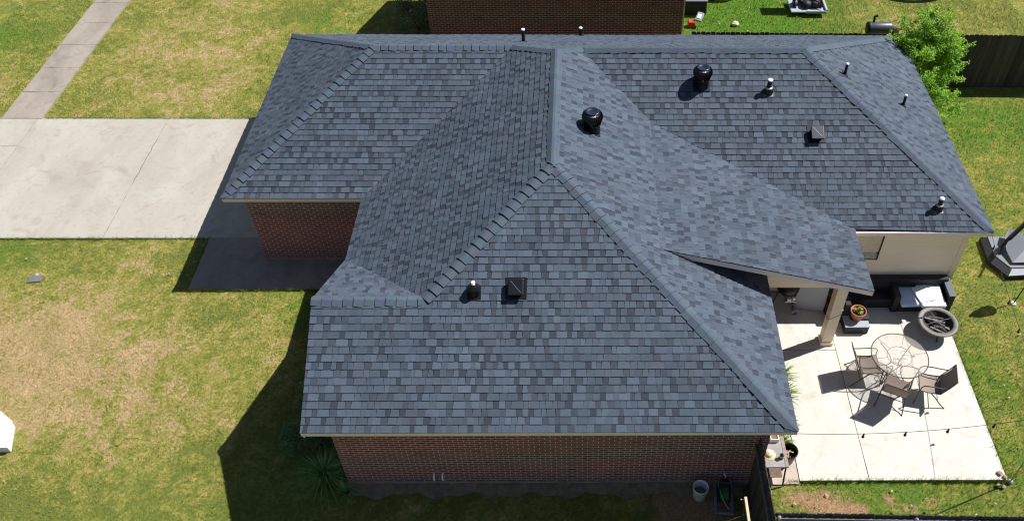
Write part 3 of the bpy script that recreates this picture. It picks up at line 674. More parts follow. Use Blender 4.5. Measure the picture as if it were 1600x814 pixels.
# squat black flue with cone on the front slope
def cone_vent(x, y):
    z = zplane('SF', x, y); b = MB(); b.lathe([(.115, -.1), (.11, .12), (.115, .13), (.12, .16), (.05, .24), (.04, .25)], (x, y, z), 24)
    q = V((0, 0, 1)).rotation_difference(NRM['SF'].normalized()).to_matrix().to_4x4(); b.box(-.13, .13, -.145, .13, 0, .010, Matrix.Translation((x, y, z+.018)) @ q)
    o = b.build('cone_vent', M_black, roof); b = MB(); b.lathe([(.038, .20), (.04, .30), (.02, .305), (0, .305)], (x, y, z), 14); b.build('pipe_cap', M_pvc, o)
cone_vent(3.04, 2.28)
def box_vent(x, y, kind, m):
    z = zplane(kind, x, y); q = V((0, 0, 1)).rotation_difference(NRM[kind].normalized()).to_matrix().to_4x4(); Mx = Matrix.Translation((x, y, z+.02)) @ q
    b = MB(); b.box(-.2, .2, -.2, .22, 0, .01, Mx); b.bevbox(-.12, .12, -.13, .13, .01, .1, .01, 1, Mx); base = b.build('box_vent', M_black, roof)
    b = MB(); b.bevbox(-.145, .145, -.16, .16, .095, .15, .014, 2, Mx); lid = b.build('vent_lid', m, base)
    b = MB(); b.add([Mx @ V(p) for p in ((-.004, .004, .149), (.0, .006, .149), (.004, .0, .149), (.0, -.004, .149), (0, 0, .1495))], [(0, 1, 4), (1, 2, 4), (2, 3, 4), (3, 0, 4)])
    b.box(-.003, .003, -.15, .15, .145, .156, Mx @ Matrix.Rotation(R(40), 4, 'Z')); b.build('lid_crease', M_galv, lid)
box_vent(3.83, 2.34, 'SF', M_black); box_vent(10.45, 7.22, 'SE', mat('satin_grey_metal', (.05, .055, .065), .4, .5))
# wall taps on the front wall
for x in (2.12, 2.29):
    b = MB(); b.tube([(x, .34, .42), (x, .27, .42), (x, .255, .36), (x, .26, .30)], .018, 8); b.build('wall_spout', M_pvc, house)
b = MB(); b.tube([(7.9, .34, .5), (7.9, .25, .5), (7.93, .23, .44)], .018, 6); b.tube([(7.86, .26, .52), (7.95, .26, .52)], .012, 6); b.build('hose_tap', M_galv, house)

# ---------------------------------------------------------------- neighbour's house
nb = thing('house', (.1, 16.5, 0), 'dark brown brick side wall of the neighbouring house behind the main roof', 'house')
nb.location = (0, 0, 0)
for p, q in (((.1, 16.5), (8.33, 16.5)), ((.1, 19.9), (.1, 16.62)), ((8.33, 16.62), (8.33, 19.9)), ((8.2, 19.9), (.23, 19.9))): wall(p, q, 0, 2.3, M_brickn, 'brick_wall', nb)
sh_v, sh_f, sh_c = [], [], []
z_r = 2.4+.54*2.07
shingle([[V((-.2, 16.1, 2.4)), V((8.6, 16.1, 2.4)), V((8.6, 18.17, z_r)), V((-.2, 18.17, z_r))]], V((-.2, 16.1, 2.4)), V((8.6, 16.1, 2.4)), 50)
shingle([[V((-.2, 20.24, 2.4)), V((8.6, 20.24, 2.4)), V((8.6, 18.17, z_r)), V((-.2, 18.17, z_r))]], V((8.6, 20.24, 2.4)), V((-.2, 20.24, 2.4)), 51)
me = bpy.data.meshes.new('roof'); me.from_pydata(sh_v, [], sh_f); me.update(); ca = me.color_attributes.new('tint', 'FLOAT_COLOR', 'CORNER')
cc = np.array([(*c, 1) for c, f in zip(sh_c, sh_f) for _ in f], np.float32); ca.data.foreach_set('color', cc.reshape(-1)); me.materials.append(M_sh)
o = bpy.data.objects.new('roof', me); COL.objects.link(o); o.parent = nb
b = MB()
b.add([(-.2, 16.1, 2.39), (8.6, 16.1, 2.39), (8.6, 18.17, z_r-.012), (-.2, 18.17, z_r-.012), (8.6, 20.24, 2.39), (-.2, 20.24, 2.39)], [(0, 1, 2, 3), (3, 2, 4, 5)]); b.build('roof_deck', MATS['plywood'], o, fixn=False)
for x in (.1, 8.2):
    b = MB(); b.prism([(x, 16.55, 2.3), (x, 19.88, 2.3), (x, 18.17, z_r-.14)], (.12, 0, 0)); b.build('gable_wall', M_siding, nb)
board((-.2, 16.12, 2.4), (8.6, 16.12, 2.4), -.01, .14, .03, (0, 1, 0), par=nb); board((-.2, 20.22, 2.4), (8.6, 20.22, 2.4), -.01, .14, .03, (0, -1, 0), par=nb)
b = MB(); b.box(8.335, 8.375, 16.44, 16.52, 0, 2.3); b.build('corner_pipe', M_galv, nb)

# ---------------------------------------------------------------- fences
def picket_fence(name, p, q, h, label, side=1, postside=-1, cap=False, gap=.004, rails=(.35, .95, 1.6), pw=.14, m=M_fence, posts=True, group=None):
    p, q = V((*p, 0)), V((*q, 0)); d = q-p; Ln = d.length; d.normalize(); nrm = V((-d.y, d.x, 0))*side
    t = thing(name, p, label, 'fence', group); rnd = random.Random(int(p.x*10)+3)
    ang = math.atan2(d.y, d.x); Mx = Matrix.Rotation(ang, 4, 'Z')
    b = MB(); x = 0
    while x < Ln:
        hh = h+rnd.uniform(-.012, .012); w_ = pw+rnd.uniform(-.004, .004); yo = rnd.uniform(-.003, .003)
        # dog-eared picket
        pts = [(x, 0, -.03), (x+w_, 0, -.03), (x+w_, 0, hh-.03), (x+w_-.028, 0, hh), (x+.028, 0, hh), (x, 0, hh-.03)]
        b.prism([Mx @ V((a, c+yo, z)) for a, c, z in pts], Mx @ V((0, .016*side, 0))); x += w_+gap+rnd.uniform(0, .006)
    b.build('picket_panel', m, t)
    for rz in rails:
        b = MB(); b.box(0, Ln, -.045 if side > 0 else .0, 0 if side > 0 else .045, rz, rz+.09, Mx @ Matrix.Translation((0, -.004*side, 0))); b.build('rail', M_fencel, t)
    if posts:
        x = .05
        while x < Ln:
            b = MB(); yy = -.085*side; b.lathe([(.03, 0), (.03, h-.02)], tuple(Mx @ V((x, yy, 0))), 12); po = b.build('post', M_galv, t)
            b = MB(); b.lathe([(.036, h-.04), (.038, h+.0), (.03, h+.03), (0, h+.04)], tuple(Mx @ V((x, yy, 0))), 12); b.build('post_cap', M_galv, po); x += 2.4
    return t
picket_fence('wooden_fence', (8.38, 14.44), (22, 14.22), 1.87, 'dark weathered picket fence behind the house, between the back yards', side=-1, pw=.14, posts=False)
picket_fence('wooden_fence', (8.47, -1.27), (19.0, -1.50), 1.8, 'dark picket fence along the bottom edge of the grass strip south of the patio', side=1)
picket_fence('wooden_fence', (8.42, .30), (8.44, -1.6), 1.8, 'short dark wooden gate fence joining the brick wall corner to the front fence', side=1, posts=False, rails=(1.42,))
b = MB()
for (z0, z1) in ((.2, 1.0), (1.0, 1.65)): pass
# ---------------------------------------------------------------- small things on the lawns
# water meter lid
t = thing('meter_box', (-8.45, 6.02, 0), 'small grey utility box lid set in the front lawn', 'utility box')
b = MB(); b.bevbox(-.15, .15, -.11, .11, -.02, .028, .01, 1, Matrix.Rotation(R(8), 4, 'Z')); b.build('lid', mat('worn_lid', (.17, .16, .19), .7, noise=.3, nscale=12), t)
b = MB(); b.lathe([(.06, .01), (.05, .04), (.02, .05), (0, .052)], (-.02, .13, 0), 10); b.build('stone', mat('tan_stone', (.4, .3, .2), .9), t)
# white cabinet at the left edge
t = thing('yard_cabinet', (-7.62, 1.62, 0), 'bright white boxy cabinet on the lawn, cut off by the left edge', 'cabinet', rz=R(-28))
t.rotation_euler = (0, 0, 0)
b = MB(); b.prism([(-.9, .70, 0), (.30, .34, 0), (.62, .12, 0), (.82, -.50, 0), (-.3, -.55, 0), (-.9, -.5, 0)], (0, 0, .15)); b.build('body', M_white, t)
b = MB(); b.prism([(-.92, .72, .152), (.31, .36, .152), (.64, .13, .152), (.84, -.52, .152), (-.3, -.56, .152), (-.92, -.52, .152)], (0, 0, .06)); b.build('top', mat('white_gloss', (.85, .86, .88), .4), t)

# plants ------------------------------------------------------------
def leaf_cloud(centers, n, size, rnd, upward=.3):
    """n small folded leaves scattered in ellipsoids: (cx,cy,cz,rx,ry,rz,weight)"""
    tot = sum(c[6] for c in centers); V_, F_ = [], []
    for c in centers:
        for _ in range(int(n*c[6]/tot)):
            while True:
                q = V((rnd.uniform(-1, 1), rnd.uniform(-1, 1), rnd.uniform(-1, 1)))
                if q.length < 1 and q.length > .25*rnd.random(): break
            p = V((c[0]+q.x*c[3], c[1]+q.y*c[4], c[2]+q.z*c[5])); d = V((rnd.gauss(0, 1), rnd.gauss(0, 1), rnd.gauss(0, .6)+upward)).normalized()
            s = d.cross(V((rnd.gauss(0, .4), rnd.gauss(0, .4), 1))).normalized(); l = size*rnd.uniform(.6, 1.3); w_ = l*.38; nn = s.cross(d)*(.12*l)
            k = len(V_); V_ += [p, p+d*l*.5+s*w_+nn, p+d*l, p+d*l*.5-s*w_+nn]; F_ += [(k, k+1, k+2), (k, k+2, k+3)]
    return V_, F_
def mesh_obj(name, V_, F_, m, parent):
    me = bpy.data.meshes.new(name); me.from_pydata([tuple(v) for v in V_], [], F_); me.update(); me.materials.append(m)
    o = bpy.data.objects.new(name, me); COL.objects.link(o); o.parent = parent; return o
# the bushy tree beyond the north-east roof corner
rnd = random.Random(5)
t = thing('leafy_tree', (14.80, 12.75, 0), 'bright green bushy tree touching the back right roof corner', 'tree')
b = MB(); b.tube([(0, 0, -.05), (.03, .02, .5), (0, .05, 1.2), (.02, .02, 2.0)], [.09, .07, .055, .04], 8)
tips = []
for k in range(46):
    a = rnd.uniform(0, 2*math.pi); z0 = rnd.uniform(.15, 2.0); el = rnd.uniform(.1, 1.2); L = rnd.uniform(.7, 1.35)*(1.0-.1*z0)
    if math.cos(a) < -.2: L *= .72
    p0 = V((0, 0, z0)); dr = V((math.cos(a)*math.cos(el), math.sin(a)*math.cos(el), math.sin(el))); p1 = p0+dr*L*.5+V((0, 0, .1)); p2 = p0+dr*L+V((rnd.uniform(-.1, .1), rnd.uniform(-.1, .1), .12))
    b.tube([p0, p1, p2], [.022, .014, .005], 5, cap=False); tips.append((p0, p1, p2))
for (ex, ey, ez, z0) in ((1.15, -.1, .75, .6), (1.3, -.35, .55, .3), (1.05, -.2, 1.9, 1.5), (1.1, .1, 2.2, 1.7), (.6, -.6, .5, .3), (-.25, -.1, 3.3, 2), (.0, .2, 3.45, 2), (.3, .0, 3.2, 2), (-.5, .0, 2.8, 1.8), (.7, 0, 2.8, 1.8), (.5, .2, 2.5, 1.5), (-.45, -.35, 2.2, 1.2), (-.3, -.5, 1.5, .8), (.1, -.8, .9, .4), (.5, -.9, .5, .3), (-.1, -.7, 1.6, .8), (-.75, .1, 2.6, 1.6), (-.8, -.25, 2.75, 1.5), (-.65, .3, 3.0, 1.8), (-.6, -.5, 2.65, 1.4), (.9, .1, 2.6, 1.7), (.45, .1, 3.3, 2), (1.0, .0, 1.3, 1)):
    p0 = V((0, 0, z0)); p2 = V((ex, ey, ez)); p1 = p0.lerp(p2, .55)+V((0, 0, .15)); b.tube([p0, p1, p2], [.025, .015, .005], 5, cap=False); tips.append((p0, p1, p2))
b.build('trunk', M_bark, t, fixn=False)
cs = []
for (p0, p1, p2) in tips:
    for f_ in (.25, .45, .6, .75, .88, 1.0):
        q = (p0.lerp(p1, f_*2) if f_ < .5 else p1.lerp(p2, f_*2-1)); r = .24-.10*f_+rnd.uniform(-.02, .03); cs.append((q.x, q.y, q.z, r*1.35, r*1.35, r*1.05, 1))
for (p0, p1, p2) in tips:
    for _ in range(4):
        dv = V((rnd.gauss(0, 1), rnd.gauss(0, 1), rnd.gauss(.2, .6))).normalized(); q = p1.lerp(p2, rnd.uniform(.4, 1.1))
        if q.x < -.1 and q.z < 2.3: continue
        for f_ in (.12, .2, .28, .36): a_ = q+dv*f_*1.25; cs.append((a_.x, a_.y, a_.z, .075, .075, .06, .22))
V_, F_ = leaf_cloud(cs, 46000, .056, rnd); mesh_obj('crown', V_, F_, M_leaf, t)
def bush(name, loc, r, h, n, m, label, cat='shrub', size=.05, flowers=0, seed=1, lobes=7):
    rnd = random.Random(seed); t = thing(name, loc, label, cat); cs = []
    b = MB()
    for k in range(lobes):
        a = rnd.uniform(0, 6.28); rr = rnd.uniform(.2, .75)*r; z = rnd.uniform(.3, .85)*h; cs.append((rr*math.cos(a), rr*math.sin(a), z, r*.38, r*.38, h*.25, 1)); b.tube([(0, 0, 0), (rr*.4*math.cos(a), rr*.4*math.sin(a), z*.6), (rr*math.cos(a), rr*math.sin(a), z)], [.014, .01, .005], 5, cap=False)
    b.build('stem', M_bark, t, fixn=False); V_, F_ = leaf_cloud(cs, n, size, rnd); mesh_obj('foliage', V_, F_, m, t)
    if flowers: V_, F_ = leaf_cloud([(c[0], c[1], c[2]+.05, c[3], c[4], c[5], 1) for c in cs], flowers, .045, rnd); mesh_obj('blossom', V_, F_, M_flower, t)
    return t
bush('shrub', (-.50, 17.6, 0), .85, 1.25, 4200, M_shrubl, 'dark shrub with pinkish blossom beside the neighbouring brick wall', flowers=420, seed=11, lobes=10)
bush('shrub', (-.55, 1.1, 0), .60, .85, 3200, M_shrubl, 'dark leafy shrub in shade under the left end of the front eave', seed=12)
bush('shrub', (-.75, 2.1, 0), .42, .75, 1300, M_shrubl, 'dark twiggy shrub with pale flowers behind the front left eave', flowers=60, seed=13)
bush('shrub', (-.2, 8.9-4.3, 0), .3, .6, 500, M_shrubl, 'low dark shrub in the shaded corner beside the front walkway', seed=14)
def strap(loc, n, L, label, seed, m=M_strap, wd=.0105):
    rnd = random.Random(seed); t = thing('strap_leaf_plant', loc, label, 'plant'); V_, F_ = [], []
    for _ in range(n):
        a = rnd.uniform(0, 6.283); d = V((math.cos(a), math.sin(a), 0)); s = V((-d.y, d.x, 0)); l = L*rnd.uniform(.6, 1.1); o = d*rnd.uniform(0, .1); e = rnd.uniform(.75, 1.5); k = len(V_); w_ = wd*rnd.uniform(.7, 1.3)
        for i in range(6):
            t_ = i/5; r_ = l*math.cos(e)*t_+l*.25*t_*t_; z = max(.02, l*math.sin(e)*t_-l*.75*t_**2.2*(1-.4*math.sin(e))); ww = w_*(1-t_)**.6+.001; p = o+d*r_+V((0, 0, z)); V_ += [p+s*ww, p-s*ww]
        F_ += [(k+2*i, k+2*i+1, k+2*i+3, k+2*i+2) for i in range(5)]
    mesh_obj('foliage', V_, F_, m, t); return t
strap((-.16, .52, 0), 300, .82, 'clump of long strap leaves at the front left brick corner', 3)
strap((.3, 12.6-13.4+.95, 0), 50, .4, 'small tuft of strap leaves against the base of the front brick wall', 4)
yl = leaf_mat('light_garden_leaves', (.10, .19, .03), (.26, .36, .08), .3)
for i, (x, y, L, lab) in enumerate(((9.45, 2.95, .5, 'light green leafy plant in the bed by the patio, farthest from the camera'), (9.42, 2.45, .6, 'light green leafy plant in the middle of the bed by the patio'), (9.42, 1.75, .3, 'low straggly plant in the bed near the roof corner'))):
    strap((x, y, .0), 110, L, lab, 30+i, yl, .016)['group'] = 'plants in the patio bed'
strap((9.28, 1.28, .0), 70, .3, 'grassy tuft growing beside the black pot near the roof corner', 35, yl, .010)

# scattered leaves on the lawn
V_, F_ = [], []; rnd = random.Random(9)
for k in range(150):
    zone = rnd.choice(((-14, -4.5, 12.8, 20), (-13, -4.5, 12.8, 20), (-9, -1, 0, 7), (14, 17.5, 1, 12), (9, 14, -.9, .2), (9, 14, 15, 19.5), (14.2, 16, 2, 6)))
    x, y = rnd.uniform(zone[0], zone[1]), rnd.uniform(zone[2], zone[3]); z = .045; a = rnd.uniform(0, 6.28); l = rnd.uniform(.018, .042); c, s = math.cos(a)*l, math.sin(a)*l; k0 = len(V_)
    V_ += [V((x-c, y-s, z)), V((x+s*.6, y-c*.6, z+rnd.uniform(0, .02))), V((x+c, y+s, z+.01)), V((x-s*.6, y+c*.6, z+rnd.uniform(0, .02)))]; F_ += [(k0, k0+1, k0+2), (k0, k0+2, k0+3)]
o = mesh_obj('fallen_leaves', V_, F_, mat('dry_leaf', (.55, .45, .27), .8, noise=.5, nscale=3), None); tag(o, 'pale dry fallen leaves scattered over the lawns', 'leaves', kind='stuff')

# ---------------------------------------------------------------- patio furniture
# dark wicker sofa along the siding
t = thing('wicker_sofa', (12.7, 5.1, .05), 'black wicker corner sofa against the cream siding wall', 'sofa')
def sb(name, *a, m=M_wicker, bev=.015, par=None):
    b = MB(); b.bevbox(*a, b=bev, seg=1); return b.build(name, m, par or t)
sb('backrest', -1.35, 1.12, .20, .37, .0, .68); sb('seat_base', -1.35, 1.08, -.1, .2, .0, .30); sb('seat_base', -.08, 1.08, -.22, -.1, .0, .30)
sb('armrest', 1.02, 1.17, -.26, .199, .0, .58); sb('divider_arm', -.24, -.10, -.24, .19, .0, .56)
b = MB(); b.bevbox(1.01, 1.18, -.27, .375, .585, .605, .006, 1); b.build('armrest_cap', M_wtop, t)
sb('side_arm', -1.5, -1.36, -.55, .37, .0, .62); sb('seat_base', -1.349, -.9, -.7, -.11, .0, .30)
M1 = Matrix.Translation((12.87, 5.02, .42)) @ Matrix.Rotation(R(2), 4, 'Z')
b = MB(); b.bevbox(-.26, .30, -.28, .33, -.055, .045, .035, 3, M1); tag(b.build('cushion', M_cush), 'pale blue grey seat cushion on the left of the black sofa', 'cushion', 'sofa cushions')
M2 = Matrix.Translation((13.34, 4.98, .46)) @ Matrix.Rotation(R(4), 4, 'X') @ Matrix.Rotation(R(0), 4, 'Z')
b = MB(); b.bevbox(-.27, .31, -.30, .36, -.05, .05, .035, 3, M2); tag(b.build('cushion', mat('white_cushion', (.78, .80, .86), .9, noise=.05, nscale=5)), 'white seat cushion with two dark leaves, nearest the right arm of the sofa', 'cushion', 'sofa cushions')
M3 = Matrix.Translation((13.12, 5.03, .435)) @ Matrix.Rotation(R(14), 4, 'Z') @ Matrix.Rotation(R(-6), 4, 'Y')
b = MB(); b.bevbox(-.12, .25, -.26, .24, .05, .09, .015, 2, M3); tag(b.build('cushion', MATS['white_cushion']), 'small white cushion lying askew between the two larger sofa cushions', 'cushion', 'sofa cushions')
b = MB()
for (x, y, a) in ((13.36, 4.92, .3), (13.45, 4.93, 1.2)): b.bevbox(-.03, .03, -.012, .012, 0, .006, .002, 1, Matrix.Translation((x, y, .515)) @ Matrix.Rotation(a, 4, 'Z'))
# low side table with terracotta pot
t = thing('side_table', (11.48, 4.42, .05), 'low black side table with grey top under the terracotta pot', 'table')
b = MB(); b.bevbox(-.28, .28, -.22, .20, .0, .23, .01, 1); b.build('base', M_wicker, t)
b = MB(); b.bevbox(-.29, .29, -.23, .21, .232, .25, .006, 1); b.build('tabletop', mat('pale_table_top', (.30, .33, .36), .5), t)
t = thing('flower_pot', (11.50, 4.47, .30), 'terracotta pot with a small yellow green succulent on the low table', 'plant pot')
b = MB(); b.lathe([(.0, .0), (.115, .0), (.165, .22), (.18, .22), (.185, .27), (.165, .27), (.16, .22), (.15, .2)], n=28); b.build('pot', M_terra, t)
b = MB(); b.lathe([(0, .205), (.155, .205)], n=20); b.build('soil', M_soil, t, fixn=False)
rnd = random.Random(8); V_, F_ = leaf_cloud([(.02, .0, .27, .08, .08, .06, 2), (-.06, .03, .24, .05, .05, .03, 1)], 90, .06, rnd); mesh_obj('plant', V_, F_, leaf_mat('succulent', (.30, .30, .05), (.20, .28, .06), .1), t)
t = thing('ottoman', (11.02, 4.78, .05), 'small dark box seat in shade behind the porch column', 'stool')
b = MB(); b.bevbox(-.16, .2, -.25, .25, 0, .40, .02, 1); b.build('seat', M_wicker, t)
t = thing('cup', (11.10, 4.84, .45), 'small cream cup with lid standing on the dark box by the column', 'cup'); b = MB(); b.lathe([(0, 0), (.04, 0), (.05, .10), (.052, .11), (0, .115)], n=16); b.build('body', mat('cream_cup', (.5, .5, .38), .5), t)
b = MB(); b.lathe([(.0, .116), (.03, .118), (.03, .13), (0, .131)], n=12); b.build('lid', M_white, t)
# fire pit
t = thing('fire_pit', (13.33, 4.25, .05), 'round weathered grey steel fire pit bowl with ash and charred logs', 'fire pit')
b = MB(); b.lathe([(.0, .17), (.15, .18), (.27, .24), (.335, .34), (.35, .375)], n=40); b.lathe([(.36, .365), (.30, .22), (.2, .15), (0, .14)], n=40); b.build('bowl', M_pitd, t)
b = MB(); b.lathe([(.345, .365), (.35, .385), (.43, .395), (.455, .385), (.46, .365), (.45, .355), (.36, .36)], n=48); b.build('rim', M_pit, t)
for k in range(3):
    a = k*2.09+.5; b = MB(); b.tube([(.30*math.cos(a), .30*math.sin(a), .0), (.24*math.cos(a), .24*math.sin(a), .12), (.27*math.cos(a), .27*math.sin(a), .27)], .018, 8); b.build('leg', M_pitd, t)
b = MB()
for k in range(4): a = math.pi/2*k+.3; b.tube([(0, 0, .40), (.33*math.cos(a), .33*math.sin(a), .375)], .006, 6)
b.build('poker_cross', M_pit, t)
rnd = random.Random(3)
for k in range(9):
    a = R(-28)+rnd.uniform(-.35, .35); L = rnd.uniform(.12, .24); c = V((rnd.uniform(-.12, .12), -.2+.05*k, .26+rnd.uniform(0, .05))); dv = V((math.cos(a), math.sin(a), rnd.uniform(-.15, .15)))
    b = MB(); b.tube([c-dv*L, c+dv*L*.1, c+dv*L], [.022, .028, .02], 7, smooth=False)
    o = b.build('charred_log', M_ash if k % 3 == 0 else (M_pitd if k % 3 == 1 else mat('grey_log', (.16, .14, .125), .9, noise=.6, nscale=20)), t)
# glass table
t = thing('patio_table', (12.04, 3.02, .05), 'round glass topped patio table with bronze frame and scrolled base', 'table', rz=.12)
b = MB(); rr = .615; b.tube([(rr*math.cos(a), rr*math.sin(a), .69) for a in np.linspace(0, 2*math.pi, 49)], .012, 8, cap=False)
b.tube([(.27*math.cos(a), .27*math.sin(a), .665) for a in np.linspace(0, 2*math.pi, 33)], .008, 6, cap=False)
for k in range(6):
    a = k*math.pi/3; b.tube([(.26*math.cos(a), .26*math.sin(a), .668), (.61*math.cos(a), .61*math.sin(a), .682)], .0055, 6)
b.build('table_frame', M_iron, t)
gm = NG('smoky_glass'); gm.b.inputs['Base Color'].default_value = (.62, .56, .48, 1); gm.b.inputs['Roughness'].default_value = .04; gm.b.inputs['Alpha'].default_value = .22
b = MB(); b.lathe([(0, .694), (rr-.012, .694), (rr-.012, .700), (0, .700)], n=48); b.build('tabletop', gm.m, t)
for k in range(4):
    a = k*math.pi/2+.62; c, s = math.cos(a), math.sin(a)
    b = MB(); b.tube(bez((.50*c, .50*s, .685), (.30*c, .30*s, .60), (.08*c, .08*s, .45), (.13*c, .13*s, .30), 8)+bez((.13*c, .13*s, .30), (.18*c, .18*s, .12), (.30*c, .30*s, .05), (.42*c, .42*s, .0), 8)[1:], .011, 7); b.build('leg', M_iron, t)
b = MB(); b.tube([(.17*math.cos(a), .17*math.sin(a), .22) for a in np.linspace(0, 2*math.pi, 25)], .008, 6, cap=False)
b.tube([(.09*math.cos(a), .09*math.sin(a), .46) for a in np.linspace(0, 2*math.pi, 25)], .006, 6, cap=False)
rnd = random.Random(2)
for k in range(10):
    a = rnd.uniform(0, 6.28); q = V((.14*math.cos(a), .14*math.sin(a), .662)); b.tube([q+V((.07*math.cos(u_*1.0), .07*math.sin(u_), 0)) for u_ in np.linspace(0, 4.5, 10)], .0035, 5, cap=False)
b.build('scroll_work', M_iron, t)
# sling chairs
def chair():
    t = thing('patio_chair', (0, 0, 0), '', 'chair')
    b = MB(); ns = 8; pts = []
    for i in range(ns+1):
        u_ = i/ns; y = .22-.44*u_; z = .42-.03*math.sin(u_*math.pi)-.02*u_; pts.append((y, z))
    vs = []; [vs.extend([(-.235, y, z), (.235, y, z)]) for y, z in pts]; vs += [(x, y, z-.006) for x, y, z in vs]; k = 2*(ns+1)
    fs = [(2*i, 2*i+1, 2*i+3, 2*i+2) for i in range(ns)]+[(k+2*i, k+2*i+2, k+2*i+3, k+2*i+1) for i in range(ns)]; b.add(vs, fs); b.build('seat', M_sling, t, fixn=False)
    b = MB(); vs = []
    for i in range(ns+1):
        u_ = i/ns; y = -.22-.20*u_-.03*math.sin(u_*math.pi); z = .41+.46*u_; vs += [(-.235, y, z), (.235, y, z)]
    vs += [(x, y-.006, z-.002) for x, y, z in vs]; b.add(vs, fs); b.build('backrest', M_sling, t, fixn=False)
    for s in (-1, 1):
        b = MB(); b.tube([(s*.245, .23, .415), (s*.245, 0, .385), (s*.245, -.22, .40), (s*.245, -.25, .47), (s*.245, -.35, .68), (s*.245, -.43, .885)], .012, 7); b.build('side_frame', M_iron, t)
        b = MB(); b.tube([(s*.30, .26, .0), (s*.285, .24, .25), (s*.275, .22, .56), (s*.272, .17, .62), (s*.27, .0, .635), (s*.268, -.2, .625), (s*.25, -.345, .65)], .0125, 7); b.build('front_leg', M_iron, t)
        b = MB(); b.tube([(s*.25, -.02, .39), (s*.265, -.16, .25), (s*.28, -.28, .10), (s*.30, -.40, .0)], .0125, 7); b.build('rear_leg', M_iron, t)
    for q_, r_ in (((-.245, -.43, .885), .012), ((-.26, .225, .40), .011), ((-.25, -.22, .395), .011), ((-.275, -.2, .21), .009)):
        b = MB(); b.tube([q_, (-q_[0], q_[1], q_[2])], r_, 7); b.build('crossbar', M_iron, t)
    return t
ch = chair()
spots = [((11.42, 3.00), R(-90), 'brown sling patio chair left of the glass table, facing right'), ((11.88, 2.40), R(-26), 'brown sling patio chair nearest the camera, back towards the string lights'), ((12.63, 2.48), R(77), 'brown sling patio chair right of the glass table with dark backrest')]
for i, ((x, y), rz, lab) in enumerate(spots):
    c = ch if i == 0 else copy_tree(ch)
    c.location = (x, y, .05); c.rotation_euler = (0, 0, rz); c['label'] = lab; c['group'] = 'chairs around the glass table'
# grey upright panel and cart under the porch
t = thing('folded_table', (10.5, 4.93, .05), 'flat pale grey folded table standing upright under the patio roof', 'table')
t.rotation_euler = (R(-4), 0, R(-9))
b = MB(); b.bevbox(-.36, .36, 0, .05, 0, 1.5, .012, 1); b.build('tabletop', mat('grey_laminate', (.40, .43, .46), .6), t); b = MB(); b.bevbox(-.372, .372, .005, .045, -.008, 1.508, .004, 1); b.build('edge_band', M_blackm, t)
t = thing('charcoal_grill', (9.92, 5.05, .05), 'black kettle grill cart with wheels half hidden by the wing roof', 'grill')
b = MB(); b.lathe([(0, .55), (.2, .58), (.27, .68), (.275, .76), (.26, .86), (.16, .95), (0, .97)], n=24); b.build('kettle', M_black, t)
for k in range(3): a = k*2.09+1.1; b = MB(); b.tube([(.2*math.cos(a), .2*math.sin(a), .6), (.3*math.cos(a), .3*math.sin(a), .0)], .013, 6); b.build('leg', M_blackm, t)
for s in (-1, 1): b = MB(); b.lathe([(.06, -.02), (.085, -.02), (.085, .02), (.06, .02)], n=16, M_=Matrix.Translation((.22, -.16+.1*s, .085)) @ Matrix.Rotation(R(90), 4, 'X')); b.build('wheel', M_lgrey, t)
b = MB(); b.bevbox(-.1, .18, -.32, -.2, .50, .53, .008, 1); b.build('shelf', M_galv, t); b = MB(); b.bevbox(-.05, .05, -.31, -.22, .532, .60, .01, 1); b.bevbox(.08, .14, -.30, -.23, .532, .63, .01, 1); b.build('handle', M_white, t)
# potting table and pots at the corner
t = thing('potting_table', (8.88, .62, .03), 'weathered grey potting table with dark legs beside the corner fence', 'table')
mt = mat('weathered_grey_top', (.34, .32, .32), .8, noise=.35, nscale=6)
b = MB(); b.bevbox(-.20, .20, -.34, .36, .66, .69, .006, 1); b.build('tabletop', mt, t)
b = MB(); b.bevbox(.20, .27, -.345, .365, .655, .695, .006, 1); b.build('edge_board', mat('peeling_board', (.36, .29, .26), .9, noise=.5, nscale=25), t)
for x in (-.18, .24):
    for y in (-.32, .33): b = MB(); b.tube([(x*.95, y*.9, .66), (x, y, .3), (x*1.05, y*1.1, 0)], .017, 7); b.build('leg', M_blackm, t)
b = MB(); b.bevbox(-.17, .22, -.3, .3, .22, .24, .005, 1); b.build('lower_shelf', mat('brown_shelf', (.20, .13, .10), .9, noise=.5, nscale=12), t)
t = thing('square_planter', (8.94, .92, .72), 'small pale square planter with brown soil on the potting table', 'plant pot')
b = MB()
for bb in ((-.085, .085, -.085, -.067), (-.085, .085, .067, .085), (-.085, -.067, -.067, .067), (.067, .085, -.067, .067)): b.box(bb[0], bb[1], bb[2], bb[3], 0, .11)
b.build('pot', mat('pale_ceramic', (.75, .66, .55), .6), t); b = MB(); b.box(-.067, .067, -.067, .067, 0, .085); b.build('soil', mat('brown_soil', (.22, .12, .07), .95), t)
t = thing('straw_hat', (8.80, .56, .72), 'round pale yellow hat with white centre on the potting table', 'hat')
b = MB(); b.lathe([(0, .07), (.06, .068), (.075, .04), (.08, .012), (.125, .008), (.13, .0), (.0, .0)], n=28); b.build('brim', mat('straw', (.58, .52, .30), .85), t); b = MB(); b.lathe([(0, .085), (.03, .08), (.035, .0705)], n=14); b.build('button', M_white, t)
t = thing('lantern', (9.02, .48, .72), 'small dark glass lantern on the right of the potting table', 'lantern')
b = MB(); b.lathe([(0, 0), (.045, 0), (.045, .03), (.035, .04), (.035, .11), (.045, .12), (.02, .16), (0, .165)], n=16); b.build('body', mat('navy_glass', (.02, .022, .04), .2), t); b = MB(); b.lathe([(.037, .06), (.037, .09)], n=16); b.build('band', M_white, t)
t = thing('black_pot', (9.30, .86, .03), 'round black plastic pot of dry sticks beside the potting table', 'plant pot')
